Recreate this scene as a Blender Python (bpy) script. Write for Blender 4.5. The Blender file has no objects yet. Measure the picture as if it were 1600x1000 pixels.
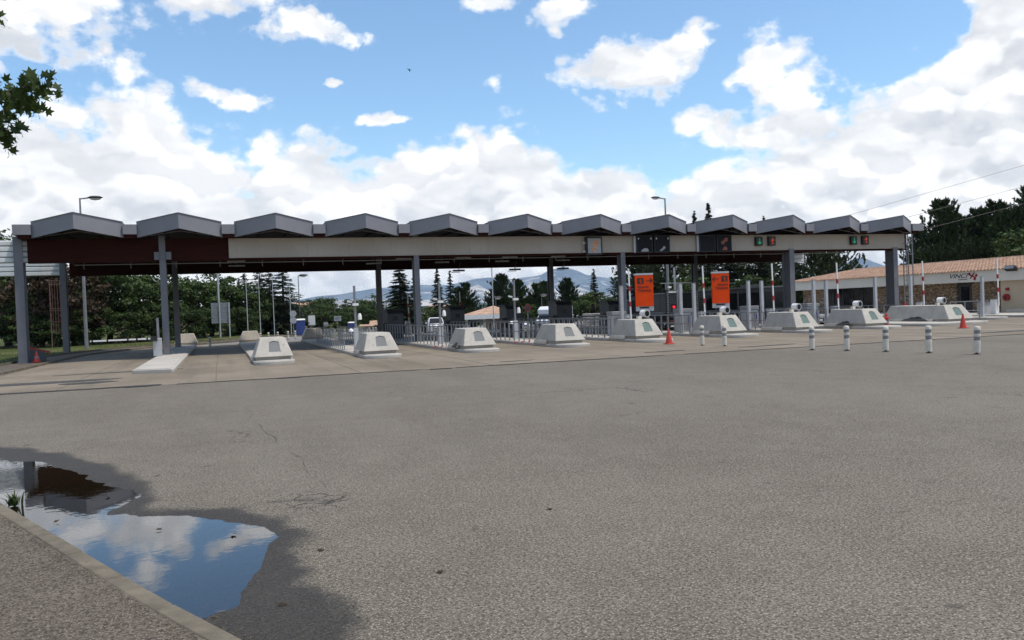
import bpy, math, random
import numpy as np
from mathutils import Vector, Matrix
# Plans below are drawn in units of 4/3 m (the eye is 1.75 units up); U turns them into metres.
U = 4.0 / 3.0
sc = bpy.context.scene
COL = sc.collection
rad = math.radians

# ------------------------------------------------------------------ camera
YAW, PITCH, ROLL = rad(70.12), -0.01556, 0.03843
fwd = Vector((math.cos(YAW) * math.cos(PITCH), math.sin(YAW) * math.cos(PITCH), math.sin(PITCH)))
rgt = fwd.cross(Vector((0, 0, 1))).normalized()
upv = rgt.cross(fwd)
r2 = rgt * math.cos(ROLL) - upv * math.sin(ROLL)
u2 = rgt * math.sin(ROLL) + upv * math.cos(ROLL)
cam = bpy.data.cameras.new('camera')
cam.sensor_width = 36.0
cam.lens = 1257.7 / 1600 * 36
cam.clip_start = 0.05
cam.clip_end = 60000
camo = bpy.data.objects.new('camera', cam)
COL.objects.link(camo)
m3 = Matrix((r2, u2, -fwd)).transposed()
camo.matrix_world = Matrix.Translation((0, 0, 1.75 * U)) @ m3.to_4x4()
sc.camera = camo

# ------------------------------------------------------------------ light
SUN = Vector((0.34, -0.24, 1.0)).normalized()
SUN_EL = math.asin(SUN.z)
SUN_AZ = math.atan2(SUN.y, SUN.x)
sl = bpy.data.lights.new('sun', 'SUN')
sl.energy = 3.2
sl.angle = rad(3)
sl.color = (1.0, 0.91, 0.80)
so = bpy.data.objects.new('sun', sl)
COL.objects.link(so)
so.rotation_euler = SUN.to_track_quat('Z', 'Y').to_euler()
sc.view_settings.view_transform = 'Standard'
sc.view_settings.look = 'None'
sc.view_settings.gamma = 1
sc.view_settings.exposure = 0.22
sc.cycles.max_bounces = 6
sc.cycles.diffuse_bounces = 3
sc.cycles.glossy_bounces = 3
sc.cycles.transparent_max_bounces = 8
sc.cycles.volume_bounces = 0
sc.cycles.use_denoising = True
sc.cycles.caustics_reflective = False
sc.cycles.caustics_refractive = False

# ------------------------------------------------------------------ node helpers
def nn(t, typ, **kw):
    n = t.nodes.new(typ)
    for k, v in kw.items():
        setattr(n, k, v)
    return n
def put(t, sock, v):
    if v is None:
        return
    if isinstance(v, bpy.types.NodeSocket):
        t.links.new(v, sock)
    else:
        sock.default_value = v
def mth(t, op, a, b=None, c=None, clamp=False):
    n = nn(t, 'ShaderNodeMath', operation=op, use_clamp=clamp)
    put(t, n.inputs[0], a); put(t, n.inputs[1], b); put(t, n.inputs[2], c)
    return n.outputs[0]
def vm(t, op, a, b=None, c=None, out=0):
    n = nn(t, 'ShaderNodeVectorMath', operation=op)
    put(t, n.inputs[0], a); put(t, n.inputs[1], b); put(t, n.inputs[2], c)
    return n.outputs[out]
def ramp(t, v, lo, hi, a=0.0, b=1.0):
    n = nn(t, 'ShaderNodeMapRange', interpolation_type='SMOOTHSTEP')
    put(t, n.inputs[0], v)
    n.inputs[1].default_value = lo; n.inputs[2].default_value = hi
    n.inputs[3].default_value = a; n.inputs[4].default_value = b
    return n.outputs[0]
def noise(t, vec, scale, detail=4, rough=0.55, dist=0.0, out=0):
    n = nn(t, 'ShaderNodeTexNoise')
    put(t, n.inputs['Vector'], vec)
    n.inputs['Scale'].default_value = scale; n.inputs['Detail'].default_value = detail
    n.inputs['Roughness'].default_value = rough; n.inputs['Distortion'].default_value = dist
    return n.outputs[out]
def voro(t, vec, scale, feature='F1', detail=0, out='Distance', rnd=1.0):
    n = nn(t, 'ShaderNodeTexVoronoi', feature=feature)
    put(t, n.inputs['Vector'], vec)
    n.inputs['Scale'].default_value = scale
    if 'Detail' in n.inputs: n.inputs['Detail'].default_value = detail
    n.inputs['Randomness'].default_value = rnd
    return n.outputs[out]
def mixc(t, f, a, b, mode='MIX'):
    n = nn(t, 'ShaderNodeMix', data_type='RGBA', blend_type=mode)
    put(t, n.inputs[0], f)
    put(t, n.inputs[6], a if isinstance(a, bpy.types.NodeSocket) else (*a, 1))
    put(t, n.inputs[7], b if isinstance(b, bpy.types.NodeSocket) else (*b, 1))
    return n.outputs[2]

# ------------------------------------------------------------------ sky with cumulus (all in world directions)
world = bpy.data.worlds.new('World')
sc.world = world
world.use_nodes = True
world.cycles.sampling_method = 'MANUAL'
world.cycles.sample_map_resolution = 256
wt = world.node_tree
wt.nodes.clear()
# skyline of the cloud bank: (azimuth deg, elevation deg); outside the list it goes on at its mean height
BANK = [(37, 21), (39.8, 20), (40.8, 18), (42.4, 15.2), (44.2, 14.4), (46.8, 13.6), (52.1, 12), (55.9, 10.8), (57.6, 10), (59, 8.2), (60.7, 10), (62.9, 10.8),
        (65.1, 11.2), (67.8, 12), (69.5, 14), (71.3, 14.8), (73.7, 13), (75.9, 12.6), (78.6, 12.1), (81.7, 12.3), (84.7, 13.1), (87.2, 12.8), (90, 13.2),
        (91.6, 14.6), (92.7, 16.2), (94.2, 16.9), (96.4, 16.0), (98.6, 14.2), (102, 13.8)]
PUFFS = [(101.5, 19.2, 9.5, 4.8), (89, 21.4, 8, 2.3), (83.6, 19.2, 5.0, 1.4), (89.2, 14.6, 3.0, 1.0), (78.8, 13.3, 1.9, 0.5), (82.0, 15.7, 0.9, 0.4), (70.4, 21.0, 2.6, 0.9),
         (65.3, 19.6, 2.8, 1.5), (60.8, 15.9, 5.6, 2.5), (57.2, 17.0, 1.9, 1.6), (51.7, 15.3, 2.4, 3.0), (50.2, 13.3, 3.2, 2.4), (57.1, 12.4, 2.4, 1.4), (50.0, 11.3, 8.5, 2.2)]
fg = bpy.data.node_groups.new('cloud_field', 'ShaderNodeTree')
fg.interface.new_socket('Dir', in_out='INPUT', socket_type='NodeSocketVector')
fg.interface.new_socket('Field', in_out='OUTPUT', socket_type='NodeSocketFloat')
gi, go = nn(fg, 'NodeGroupInput'), nn(fg, 'NodeGroupOutput')
d = gi.outputs[0]
wob = nn(fg, 'ShaderNodeTexNoise')
fg.links.new(d, wob.inputs['Vector'])
wob.inputs['Scale'].default_value = 9; wob.inputs['Detail'].default_value = 5; wob.inputs['Roughness'].default_value = 0.6
sx = nn(fg, 'ShaderNodeSeparateXYZ'); fg.links.new(d, sx.inputs[0])
az = mth(fg, 'MULTIPLY', mth(fg, 'ARCTAN2', sx.outputs[1], sx.outputs[0]), 57.2958)
el = mth(fg, 'MULTIPLY', mth(fg, 'ARCSINE', sx.outputs[2]), 57.2958)
cx = nn(fg, 'ShaderNodeCombineXYZ'); fg.links.new(az, cx.inputs[0]); fg.links.new(el, cx.inputs[1])
off = vm(fg, 'MULTIPLY', vm(fg, 'SUBTRACT', wob.outputs['Color'], (0.5, 0.5, 0.5)), (5.0, 3.0, 0.0))
ae = vm(fg, 'ADD', cx.outputs[0], off)
s2 = nn(fg, 'ShaderNodeSeparateXYZ'); fg.links.new(ae, s2.inputs[0])
azd, eld = s2.outputs[0], s2.outputs[1]
t01 = ramp(fg, azd, 30, 110); t01.node.interpolation_type = 'LINEAR'
fc = nn(fg, 'ShaderNodeFloatCurve'); fg.links.new(t01, fc.inputs[1])
cv = fc.mapping.curves[0]
cv.points[0].location = (0, 15 / 25); cv.points[1].location = (1, 14 / 25)
for a_, e_ in BANK:
    cv.points.new((a_ - 30) / 80, e_ / 25)
fc.mapping.update()
field = mth(fg, 'MULTIPLY', mth(fg, 'SUBTRACT', mth(fg, 'MULTIPLY', fc.outputs[0], 25.0), eld), 0.28)
field = mth(fg, 'MINIMUM', field, 1.2)
for a_, e_, ra, re in PUFFS:
    q = vm(fg, 'MULTIPLY_ADD', ae, (1 / ra, 1 / re, 0), (-a_ / ra, -e_ / re, 0))
    ln = vm(fg, 'LENGTH', q, out=1)
    field = mth(fg, 'MAXIMUM', field, mth(fg, 'MULTIPLY_ADD', ln, -1.35, 1.3))
# broken cumulus overhead and all round
ov = noise(fg, vm(fg, 'MULTIPLY', d, (1, 1, 1.6)), 3.1, 4, 0.55)
ov = mth(fg, 'MULTIPLY_ADD', ov, 7.0, -3.55)
ov = mth(fg, 'ADD', ov, mth(fg, 'MULTIPLY_ADD', ramp(fg, el, 19, 27), 4.0, -4.0))
field = mth(fg, 'MAXIMUM', field, ov)
det = noise(fg, vm(fg, 'MULTIPLY', d, (1, 1, 1.5)), 17, 9, 0.62)
bil = voro(fg, vm(fg, 'ADD', vm(fg, 'MULTIPLY', d, (1, 1, 1.4)), vm(fg, 'MULTIPLY', wob.outputs['Color'], (0.05, 0.05, 0.05))), 26, 'F1', 1)
field = mth(fg, 'ADD', field, mth(fg, 'MULTIPLY_ADD', det, 2.5, -1.25))
field = mth(fg, 'ADD', field, mth(fg, 'MULTIPLY_ADD', bil, -0.7, 0.30))
fg.links.new(field, go.inputs[0])

tc = nn(wt, 'ShaderNodeTexCoord')
dirv = tc.outputs['Generated']
g1 = nn(wt, 'ShaderNodeGroup', node_tree=fg); wt.links.new(dirv, g1.inputs[0])
g2 = nn(wt, 'ShaderNodeGroup', node_tree=fg)
wt.links.new(vm(wt, 'NORMALIZE', vm(wt, 'ADD', dirv, (0.012, -0.016, 0.045))), g2.inputs[0])
F1, F2 = g1.outputs[0], g2.outputs[0]
alpha = ramp(wt, F1, -0.16, 0.46)
lit = ramp(wt, mth(wt, 'SUBTRACT', F1, F2), -0.80, 0.60)
soft = noise(wt, vm(wt, 'MULTIPLY', dirv, (1, 1, 2.6)), 6.5, 5, 0.55)
wob2 = nn(wt, 'ShaderNodeTexNoise'); wt.links.new(dirv, wob2.inputs['Vector']); wob2.inputs['Scale'].default_value = 16; wob2.inputs['Detail'].default_value = 4
dv = vm(wt, 'ADD', vm(wt, 'MULTIPLY', dirv, (1, 1, 1.7)), vm(wt, 'MULTIPLY', wob2.outputs['Color'], (0.075, 0.075, 0.075)))
v1 = voro(wt, dv, 13, 'F1', 1); v2 = voro(wt, vm(wt, 'ADD', dv, (0.006, -0.008, 0.026)), 13, 'F1', 1)
puff = ramp(wt, mth(wt, 'SUBTRACT', v2, v1), -0.16, 0.12)
lit = mth(wt, 'ADD', mth(wt, 'MULTIPLY', lit, 0.5), mth(wt, 'MULTIPLY', puff, 0.5))
lit = mth(wt, 'MULTIPLY', lit, ramp(wt, soft, 0.30, 0.58, 0.34, 1.0))
lit = mth(wt, 'MAXIMUM', lit, ramp(wt, F1, 0.45, 0.0, 0.0, 0.85))
ccol = mixc(wt, lit, (4.2, 4.4, 4.75), (7.4, 7.4, 7.35))
sky = nn(wt, 'ShaderNodeTexSky', sky_type='NISHITA')
sky.sun_disc = False
sky.sun_elevation = SUN_EL
sky.sun_rotation = math.pi / 2 - SUN_AZ
sky.altitude = 350
sky.air_density = 1.0; sky.dust_density = 0.6; sky.ozone_density = 1.4
skyc = mixc(wt, 1.0, sky.outputs[0], (1.0, 1.15, 1.17), 'MULTIPLY')
wcol = mixc(wt, alpha, skyc, ccol)
bg = nn(wt, 'ShaderNodeBackground'); bg.inputs['Strength'].default_value = 0.145
wt.links.new(wcol, bg.inputs['Color'])
wo = nn(wt, 'ShaderNodeOutputWorld'); wt.links.new(bg.outputs[0], wo.inputs['Surface'])

# ------------------------------------------------------------------ materials
def base_mat(name):
    m = bpy.data.materials.new(name)
    m.use_nodes = True
    t = m.node_tree
    p = t.nodes['Principled BSDF']
    g = nn(t, 'ShaderNodeNewGeometry')
    return m, t, p, g.outputs['Position']
def pm(name, col, rough=0.6, metal=0.0, var=0.12, s=2.0, bump=0.0, bs=40.0, dirt=0.0, dirtc=(0.06, 0.05, 0.04), spec=0.5, streak=0.0):
    m, t, p, pos = base_mat(name)
    a = noise(t, pos, s, 6, 0.6)
    f = ramp(t, a, 0.28, 0.72)
    c = mixc(t, f, tuple(x * (1 - var) for x in col), tuple(min(1, x * (1 + var)) for x in col))
    if dirt:
        b = noise(t, pos, s * 2.7, 7, 0.65)
        c = mixc(t, ramp(t, b, 0.56, 0.75, 0, dirt), c, dirtc)
    if streak:
        b = noise(t, vm(t, 'MULTIPLY', pos, (6, 6, 0.35)), 1.5, 4, 0.6)
        c = mixc(t, ramp(t, b, 0.5, 0.8, 0, streak), c, dirtc)
    t.links.new(c, p.inputs['Base Color'])
    t.links.new(ramp(t, a, 0.25, 0.75, max(0, rough - 0.08), min(1, rough + 0.08)), p.inputs['Roughness'])
    p.inputs['Metallic'].default_value = metal
    p.inputs['Specular IOR Level'].default_value = spec
    if bump:
        bn = nn(t, 'ShaderNodeBump'); bn.inputs['Strength'].default_value = bump; bn.inputs['Distance'].default_value = 0.01
        t.links.new(noise(t, pos, bs, 5, 0.6), bn.inputs['Height'])
        t.links.new(bn.outputs[0], p.inputs['Normal'])
    return m
def em(name, col, s):
    m, t, p, pos = base_mat(name)
    p.inputs['Base Color'].default_value = (0.01, 0.01, 0.01, 1)
    p.inputs['Emission Color'].default_value = (*col, 1)
    p.inputs['Emission Strength'].default_value = s
    return m
MT = {}
MT['fascia'] = pm('grey_coated_steel', (0.205, 0.205, 0.222), 0.5, 0.0, 0.10, 0.5, streak=0.10, dirtc=(0.1, 0.1, 0.11))
MT['roof'] = pm('roof_sheet', (0.20, 0.20, 0.21), 0.55, 0, 0.15, 0.6)
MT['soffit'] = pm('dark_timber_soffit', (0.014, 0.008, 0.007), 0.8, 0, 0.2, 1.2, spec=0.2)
MT['column'] = pm('column_grey', (0.135, 0.138, 0.152), 0.5, 0, 0.10, 1.0, dirt=0.25)
MT['bandw'] = pm('grey_white_band', (0.36, 0.318, 0.262), 0.6, 0, 0.07, 0.35, streak=0.22, dirtc=(0.17, 0.14, 0.11))
MT['slat'] = pm('pale_corrugated_sheet', (0.60, 0.62, 0.62), 0.45, 0, 0.08, 0.8, streak=0.15)
MT['steel'] = pm('galvanised_steel', (0.22, 0.225, 0.235), 0.45, 0.25, 0.15, 4, dirt=0.15)
MT['lightsteel'] = pm('pale_grey_post', (0.42, 0.43, 0.44), 0.45, 0.1, 0.08, 2, dirt=0.15)
MT['nose'] = pm('cast_concrete', (0.41, 0.385, 0.34), 0.85, 0, 0.10, 1.4, bump=0.35, bs=30, dirt=0.5, dirtc=(0.19, 0.17, 0.14), spec=0.25, streak=0.34)
MT['niche'] = pm('niche_grey', (0.19, 0.195, 0.195), 0.85, 0, 0.06, 3, spec=0.08)
MT['lens'] = pm('green_tinted_lens', (0.13, 0.185, 0.165), 0.7, 0, 0.2, 9, spec=0.1)
MT['island'] = pm('pale_island_concrete', (0.42, 0.395, 0.355), 0.85, 0, 0.12, 0.9, bump=0.3, bs=25, dirt=0.4, dirtc=(0.2, 0.18, 0.15), spec=0.25)
MT['kerb'] = pm('kerb_concrete', (0.150, 0.130, 0.098), 0.9, 0, 0.28, 3, bump=0.6, bs=45, dirt=0.55, dirtc=(0.07, 0.06, 0.04), spec=0.2)
MT['booth'] = pm('dark_grey_cladding', (0.035, 0.038, 0.043), 0.5, 0, 0.12, 1.5)
MT['boothtrim'] = pm('booth_roof_trim', (0.22, 0.225, 0.23), 0.5, 0, 0.1, 2)
MT['glassd'] = pm('dark_glass', (0.008, 0.009, 0.011), 0.12, 0, 0.1, 1, spec=0.35)
MT['screen'] = pm('dull_black_screen', (0.010, 0.011, 0.014), 0.55, 0, 0.1, 1, spec=0.15)
MT['white'] = pm('white_paint', (0.74, 0.73, 0.70), 0.45, 0, 0.05, 2, dirt=0.25, dirtc=(0.35, 0.32, 0.28))
MT['offwhite'] = pm('worn_white_plastic', (0.60, 0.56, 0.48), 0.6, 0, 0.10, 5, dirt=0.45, dirtc=(0.3, 0.27, 0.22))
MT['reflect'] = pm('grey_reflector_band', (0.20, 0.20, 0.205), 0.4, 0, 0.1, 6)
MT['red'] = pm('red_paint', (0.30, 0.012, 0.018), 0.5, 0, 0.12, 4)
MT['cone'] = pm('orange_red_plastic', (0.50, 0.045, 0.025), 0.55, 0, 0.15, 6, dirt=0.2)
MT['orange'] = pm('orange_sign_face', (0.66, 0.058, 0.006), 0.65, 0, 0.06, 2.5, spec=0.12, dirt=0.15, dirtc=(0.35, 0.06, 0.02))
MT['black'] = pm('black_paint', (0.012, 0.012, 0.013), 0.5, 0, 0.1, 3)
MT['darkmetal'] = pm('dark_metal', (0.05, 0.05, 0.052), 0.5, 0.2, 0.12, 3)
MT['rubber'] = pm('tyre_rubber', (0.018, 0.018, 0.018), 0.85, 0, 0.1, 5)
MT['blue'] = pm('blue_plastic', (0.025, 0.05, 0.19), 0.5, 0, 0.1, 2)
MT['render'] = pm('beige_render', (0.52, 0.43, 0.31), 0.9, 0, 0.06, 0.6, bump=0.15, bs=30, spec=0.2)
MT['rendw'] = pm('pale_wall_render', (0.62, 0.55, 0.45), 0.9, 0, 0.08, 0.6, spec=0.2)
MT['band2'] = pm('cream_fascia', (0.66, 0.63, 0.56), 0.6, 0, 0.05, 0.5, streak=0.08)
MT['carwhite'] = pm('white_car_paint', (0.72, 0.73, 0.74), 0.25, 0, 0.02, 1)
MT['carsilver'] = pm('silver_car_paint', (0.42, 0.43, 0.45), 0.28, 0.6, 0.02, 1)
MT['carblack'] = pm('dark_car_paint', (0.015, 0.016, 0.018), 0.2, 0, 0.02, 1)
MT['lamp'] = pm('lamp_glass', (0.7, 0.72, 0.72), 0.2, 0, 0.03, 3)
MT['beech'] = pm('bark', (0.07, 0.055, 0.04), 0.9, 0, 0.3, 4, bump=0.5, bs=12)
MT['ledg'] = em('green_led', (0.03, 0.70, 0.28), 0.38)
MT['ledo'] = em('orange_led', (1.0, 0.10, 0.02), 0.32)
MT['ledr'] = em('red_led', (1.0, 0.01, 0.02), 2.2)
MT['peach'] = pm('faded_orange_print', (0.62, 0.30, 0.16), 0.6, 0, 0.25, 9)
MT['rust'] = pm('dull_orange_print', (0.26, 0.075, 0.04), 0.6, 0, 0.3, 9)
MT['pinkrust'] = pm('rusty_pink_paint', (0.15, 0.075, 0.06), 0.7, 0, 0.3, 5)
MT['panelg'] = pm('grey_panel', (0.33, 0.34, 0.34), 0.4, 0, 0.12, 5)

def mk_beam():
    m, t, p, pos = base_mat('red_brown_laminated_timber')
    a = noise(t, vm(t, 'MULTIPLY', pos, (0.35, 3, 9)), 2, 5, 0.6)
    c = mixc(t, ramp(t, a, 0.3, 0.7), (0.020, 0.0045, 0.003), (0.040, 0.0085, 0.0052))
    t.links.new(c, p.inputs['Base Color'])
    p.inputs['Roughness'].default_value = 0.75; p.inputs['Specular IOR Level'].default_value = 0.1
    return m
MT['beam'] = mk_beam()

def mk_asphalt(name, ca, cb, wet=False, stone=(0.40, 0.375, 0.33)):
    m, t, p, pos = base_mat(name)
    big = noise(t, pos, 0.13, 5, 0.6)
    mid = noise(t, pos, 1.1, 6, 0.62)
    trk = noise(t, vm(t, 'MULTIPLY', pos, (0.35, 0.05, 1)), 1.0, 5, 0.6)
    fine = noise(t, pos, 35, 3, 0.7)
    c = mixc(t, ramp(t, mth(t, 'ADD', mth(t, 'MULTIPLY', big, 0.35), mth(t, 'ADD', mth(t, 'MULTIPLY', mid, 0.3), mth(t, 'MULTIPLY', trk, 0.35))), 0.40, 0.60), ca, cb)
    c = mixc(t, ramp(t, fine, 0.39, 0.67, 0.0, 0.9), c, tuple(x * 0.24 for x in ca), 'MIX')
    vo = voro(t, pos, 52, 'F1')
    vc = nn(t, 'ShaderNodeTexVoronoi'); put(t, vc.inputs['Vector'], pos); vc.inputs['Scale'].default_value = 52
    vsep = nn(t, 'ShaderNodeSeparateXYZ'); t.links.new(vc.outputs['Color'], vsep.inputs[0])
    stm = mth(t, 'MULTIPLY', ramp(t, vo, 0.52, 0.30), ramp(t, vsep.outputs[0], 0.25, 0.95, 0, 0.85))
    c = mixc(t, stm, c, stone)
    # fine cracks with a shape of their own
    crv = vm(t, 'ADD', pos, vm(t, 'MULTIPLY', noise(t, pos, 0.9, 5, 0.7, out='Color'), (1.6, 1.6, 0)))
    ck = voro(t, crv, 0.17, 'DISTANCE_TO_EDGE')
    ckm = mth(t, 'MULTIPLY', ramp(t, ck, 0.0055, 0.0012), ramp(t, noise(t, pos, 0.16, 3), 0.58, 0.66, 0, 0.7))
    c = mixc(t, ckm, c, (0.022, 0.02, 0.017))
    # dark oil spots
    sp = noise(t, pos, 2.3, 2, 0.5)
    c = mixc(t, ramp(t, sp, 0.70, 0.76, 0, 0.5), c, (0.03, 0.028, 0.025))
    rough = ramp(t, fine, 0.3, 0.7, 0.72, 0.95)
    hgt = mth(t, 'ADD', mth(t, 'MULTIPLY', stm, 0.8), fine)
    if wet:
        at = nn(t, 'ShaderNodeAttribute', attribute_name='wet')
        w = mth(t, 'ADD', at.outputs['Fac'], mth(t, 'MULTIPLY_ADD', noise(t, pos, 4.5, 7, 0.7), 0.8, -0.40))
        w = mth(t, 'ADD', w, mth(t, 'MULTIPLY_ADD', fine, 0.3, -0.15))
        w = ramp(t, w, 0.18, 1.02)
        c = mixc(t, mth(t, 'MULTIPLY', w, 0.80), c, (0.014, 0.0105, 0.0072))
        ca_ = nn(t, 'ShaderNodeAttribute', attribute_name='crack')
        al = voro(t, vm(t, 'ADD', pos, vm(t, 'MULTIPLY', noise(t, pos, 3.0, 4, 0.7, out='Color'), (0.35, 0.35, 0))), 2.6, 'DISTANCE_TO_EDGE')
        c = mixc(t, mth(t, 'MULTIPLY', ramp(t, al, 0.05, 0.01), ramp(t, mth(t, 'ADD', ca_.outputs['Fac'], mth(t, 'MULTIPLY_ADD', noise(t, pos, 3.5, 4), 0.8, -0.4)), 0.35, 0.75, 0, 0.85)), c, (0.022, 0.017, 0.012))
        rr = nn(t, 'ShaderNodeMix', data_type='FLOAT'); put(t, rr.inputs[0], mth(t, 'MULTIPLY', w, 0.6)); put(t, rr.inputs[2], rough); rr.inputs[3].default_value = 0.38
        rough = rr.outputs[0]
    t.links.new(c, p.inputs['Base Color'])
    t.links.new(rough, p.inputs['Roughness'])
    p.inputs['Specular IOR Level'].default_value = 0.25
    bn = nn(t, 'ShaderNodeBump'); bn.inputs['Strength'].default_value = 0.55; bn.inputs['Distance'].default_value = 0.012
    t.links.new(hgt, bn.inputs['Height']); t.links.new(bn.outputs[0], p.inputs['Normal'])
    return m
MT['asphalt'] = mk_asphalt('worn_asphalt', (0.146, 0.126, 0.096), (0.196, 0.172, 0.135), True, (0.36, 0.325, 0.275))
MT['pavement'] = mk_asphalt('footway_asphalt', (0.108, 0.087, 0.065), (0.150, 0.123, 0.094), False, (0.27, 0.232, 0.19))
MT['road'] = mk_asphalt('far_road_asphalt', (0.20, 0.195, 0.185), (0.26, 0.25, 0.235))
MT['patch'] = mk_asphalt('dark_repair_asphalt', (0.060, 0.058, 0.056), (0.085, 0.082, 0.078), stone=(0.14, 0.14, 0.135))

def mk_apron():
    m, t, p, pos = base_mat('tyre_stained_concrete')
    a = noise(t, pos, 0.22, 6, 0.6); b = noise(t, pos, 2.5, 7, 0.65)
    lane = noise(t, vm(t, 'MULTIPLY', pos, (0.55, 0.04, 1)), 1.6, 4, 0.55)
    c = mixc(t, ramp(t, a, 0.3, 0.7), (0.165, 0.137, 0.100), (0.228, 0.192, 0.146))
    c = mixc(t, ramp(t, lane, 0.45, 0.72, 0, 0.55), c, (0.10, 0.086, 0.068))
    c = mixc(t, ramp(t, b, 0.5, 0.75, 0, 0.35), c, (0.32, 0.29, 0.25))
    t.links.new(c, p.inputs['Base Color'])
    p.inputs['Roughness'].default_value = 0.85; p.inputs['Specular IOR Level'].default_value = 0.25
    bn = nn(t, 'ShaderNodeBump'); bn.inputs['Strength'].default_value = 0.3; bn.inputs['Distance'].default_value = 0.01
    t.links.new(noise(t, pos, 28, 5, 0.65), bn.inputs['Height']); t.links.new(bn.outputs[0], p.inputs['Normal'])
    return m
MT['apron'] = mk_apron()

def mk_grass():
    m, t, p, pos = base_mat('rough_grass')
    a = noise(t, pos, 0.05, 6, 0.6); b = noise(t, pos, 3.0, 6, 0.7)
    c = mixc(t, ramp(t, a, 0.35, 0.65), (0.045, 0.065, 0.016), (0.115, 0.115, 0.045))
    c = mixc(t, ramp(t, b, 0.35, 0.7, 0, 0.6), c, (0.03, 0.045, 0.012))
    t.links.new(c, p.inputs['Base Color']); p.inputs['Roughness'].default_value = 0.95; p.inputs['Specular IOR Level'].default_value = 0.1
    bn = nn(t, 'ShaderNodeBump'); bn.inputs['Strength'].default_value = 0.8; bn.inputs['Distance'].default_value = 0.08
    t.links.new(b, bn.inputs['Height']); t.links.new(bn.outputs[0], p.inputs['Normal'])
    return m
MT['grass'] = mk_grass()

def mk_leaf(name, ca, cb, trans=0.25):
    m, t, p, pos = base_mat(name)
    a = noise(t, pos, 0.9, 4, 0.65)
    oi = nn(t, 'ShaderNodeObjectInfo')
    c = mixc(t, ramp(t, a, 0.3, 0.7), ca, cb)
    c = mixc(t, mth(t, 'MULTIPLY', oi.outputs['Random'], 0.45), c, tuple(x * 0.6 for x in ca))
    t.links.new(c, p.inputs['Base Color'])
    p.inputs['Roughness'].default_value = 0.6; p.inputs['Specular IOR Level'].default_value = 0.25
    tr = nn(t, 'ShaderNodeBsdfTranslucent'); t.links.new(c, tr.inputs[0])
    mx = nn(t, 'ShaderNodeMixShader'); mx.inputs[0].default_value = trans
    t.links.new(p.outputs[0], mx.inputs[1]); t.links.new(tr.outputs[0], mx.inputs[2])
    t.links.new(mx.outputs[0], t.nodes['Material Output'].inputs['Surface'])
    return m
MT['leaf'] = mk_leaf('broad_leaves', (0.020, 0.040, 0.009), (0.080, 0.120, 0.026))
MT['leafb'] = mk_leaf('brown_red_leaves', (0.040, 0.026, 0.014), (0.075, 0.048, 0.022))
MT['pine'] = mk_leaf('pine_needles', (0.018, 0.036, 0.012), (0.062, 0.092, 0.026), 0.12)
MT['cedar'] = mk_leaf('cedar_needles', (0.015, 0.028, 0.013), (0.044, 0.066, 0.028), 0.1)
MT['maple'] = mk_leaf('maple_leaves', (0.028, 0.052, 0.012), (0.080, 0.120, 0.026), 0.35)

def mk_water():
    m, t, p, pos = base_mat('puddle_water')
    gl = nn(t, 'ShaderNodeBsdfGlossy'); gl.inputs['Roughness'].default_value = 0.015; gl.inputs['Color'].default_value = (0.95, 0.97, 1, 1)
    tp = nn(t, 'ShaderNodeBsdfTransparent'); tp.inputs['Color'].default_value = (0.55, 0.50, 0.42, 1)
    fr = nn(t, 'ShaderNodeFresnel'); fr.inputs['IOR'].default_value = 1.7
    mx = nn(t, 'ShaderNodeMixShader'); t.links.new(fr.outputs[0], mx.inputs[0]); t.links.new(tp.outputs[0], mx.inputs[1]); t.links.new(gl.outputs[0], mx.inputs[2])
    t.links.new(mx.outputs[0], t.nodes['Material Output'].inputs['Surface'])
    bn = nn(t, 'ShaderNodeBump'); bn.inputs['Strength'].default_value = 0.05; bn.inputs['Distance'].default_value = 0.01
    t.links.new(noise(t, pos, 7, 2, 0.5), bn.inputs['Height']); t.links.new(bn.outputs[0], gl.inputs['Normal']); t.links.new(bn.outputs[0], fr.inputs['Normal'])
    return m
MT['water'] = mk_water()

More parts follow.
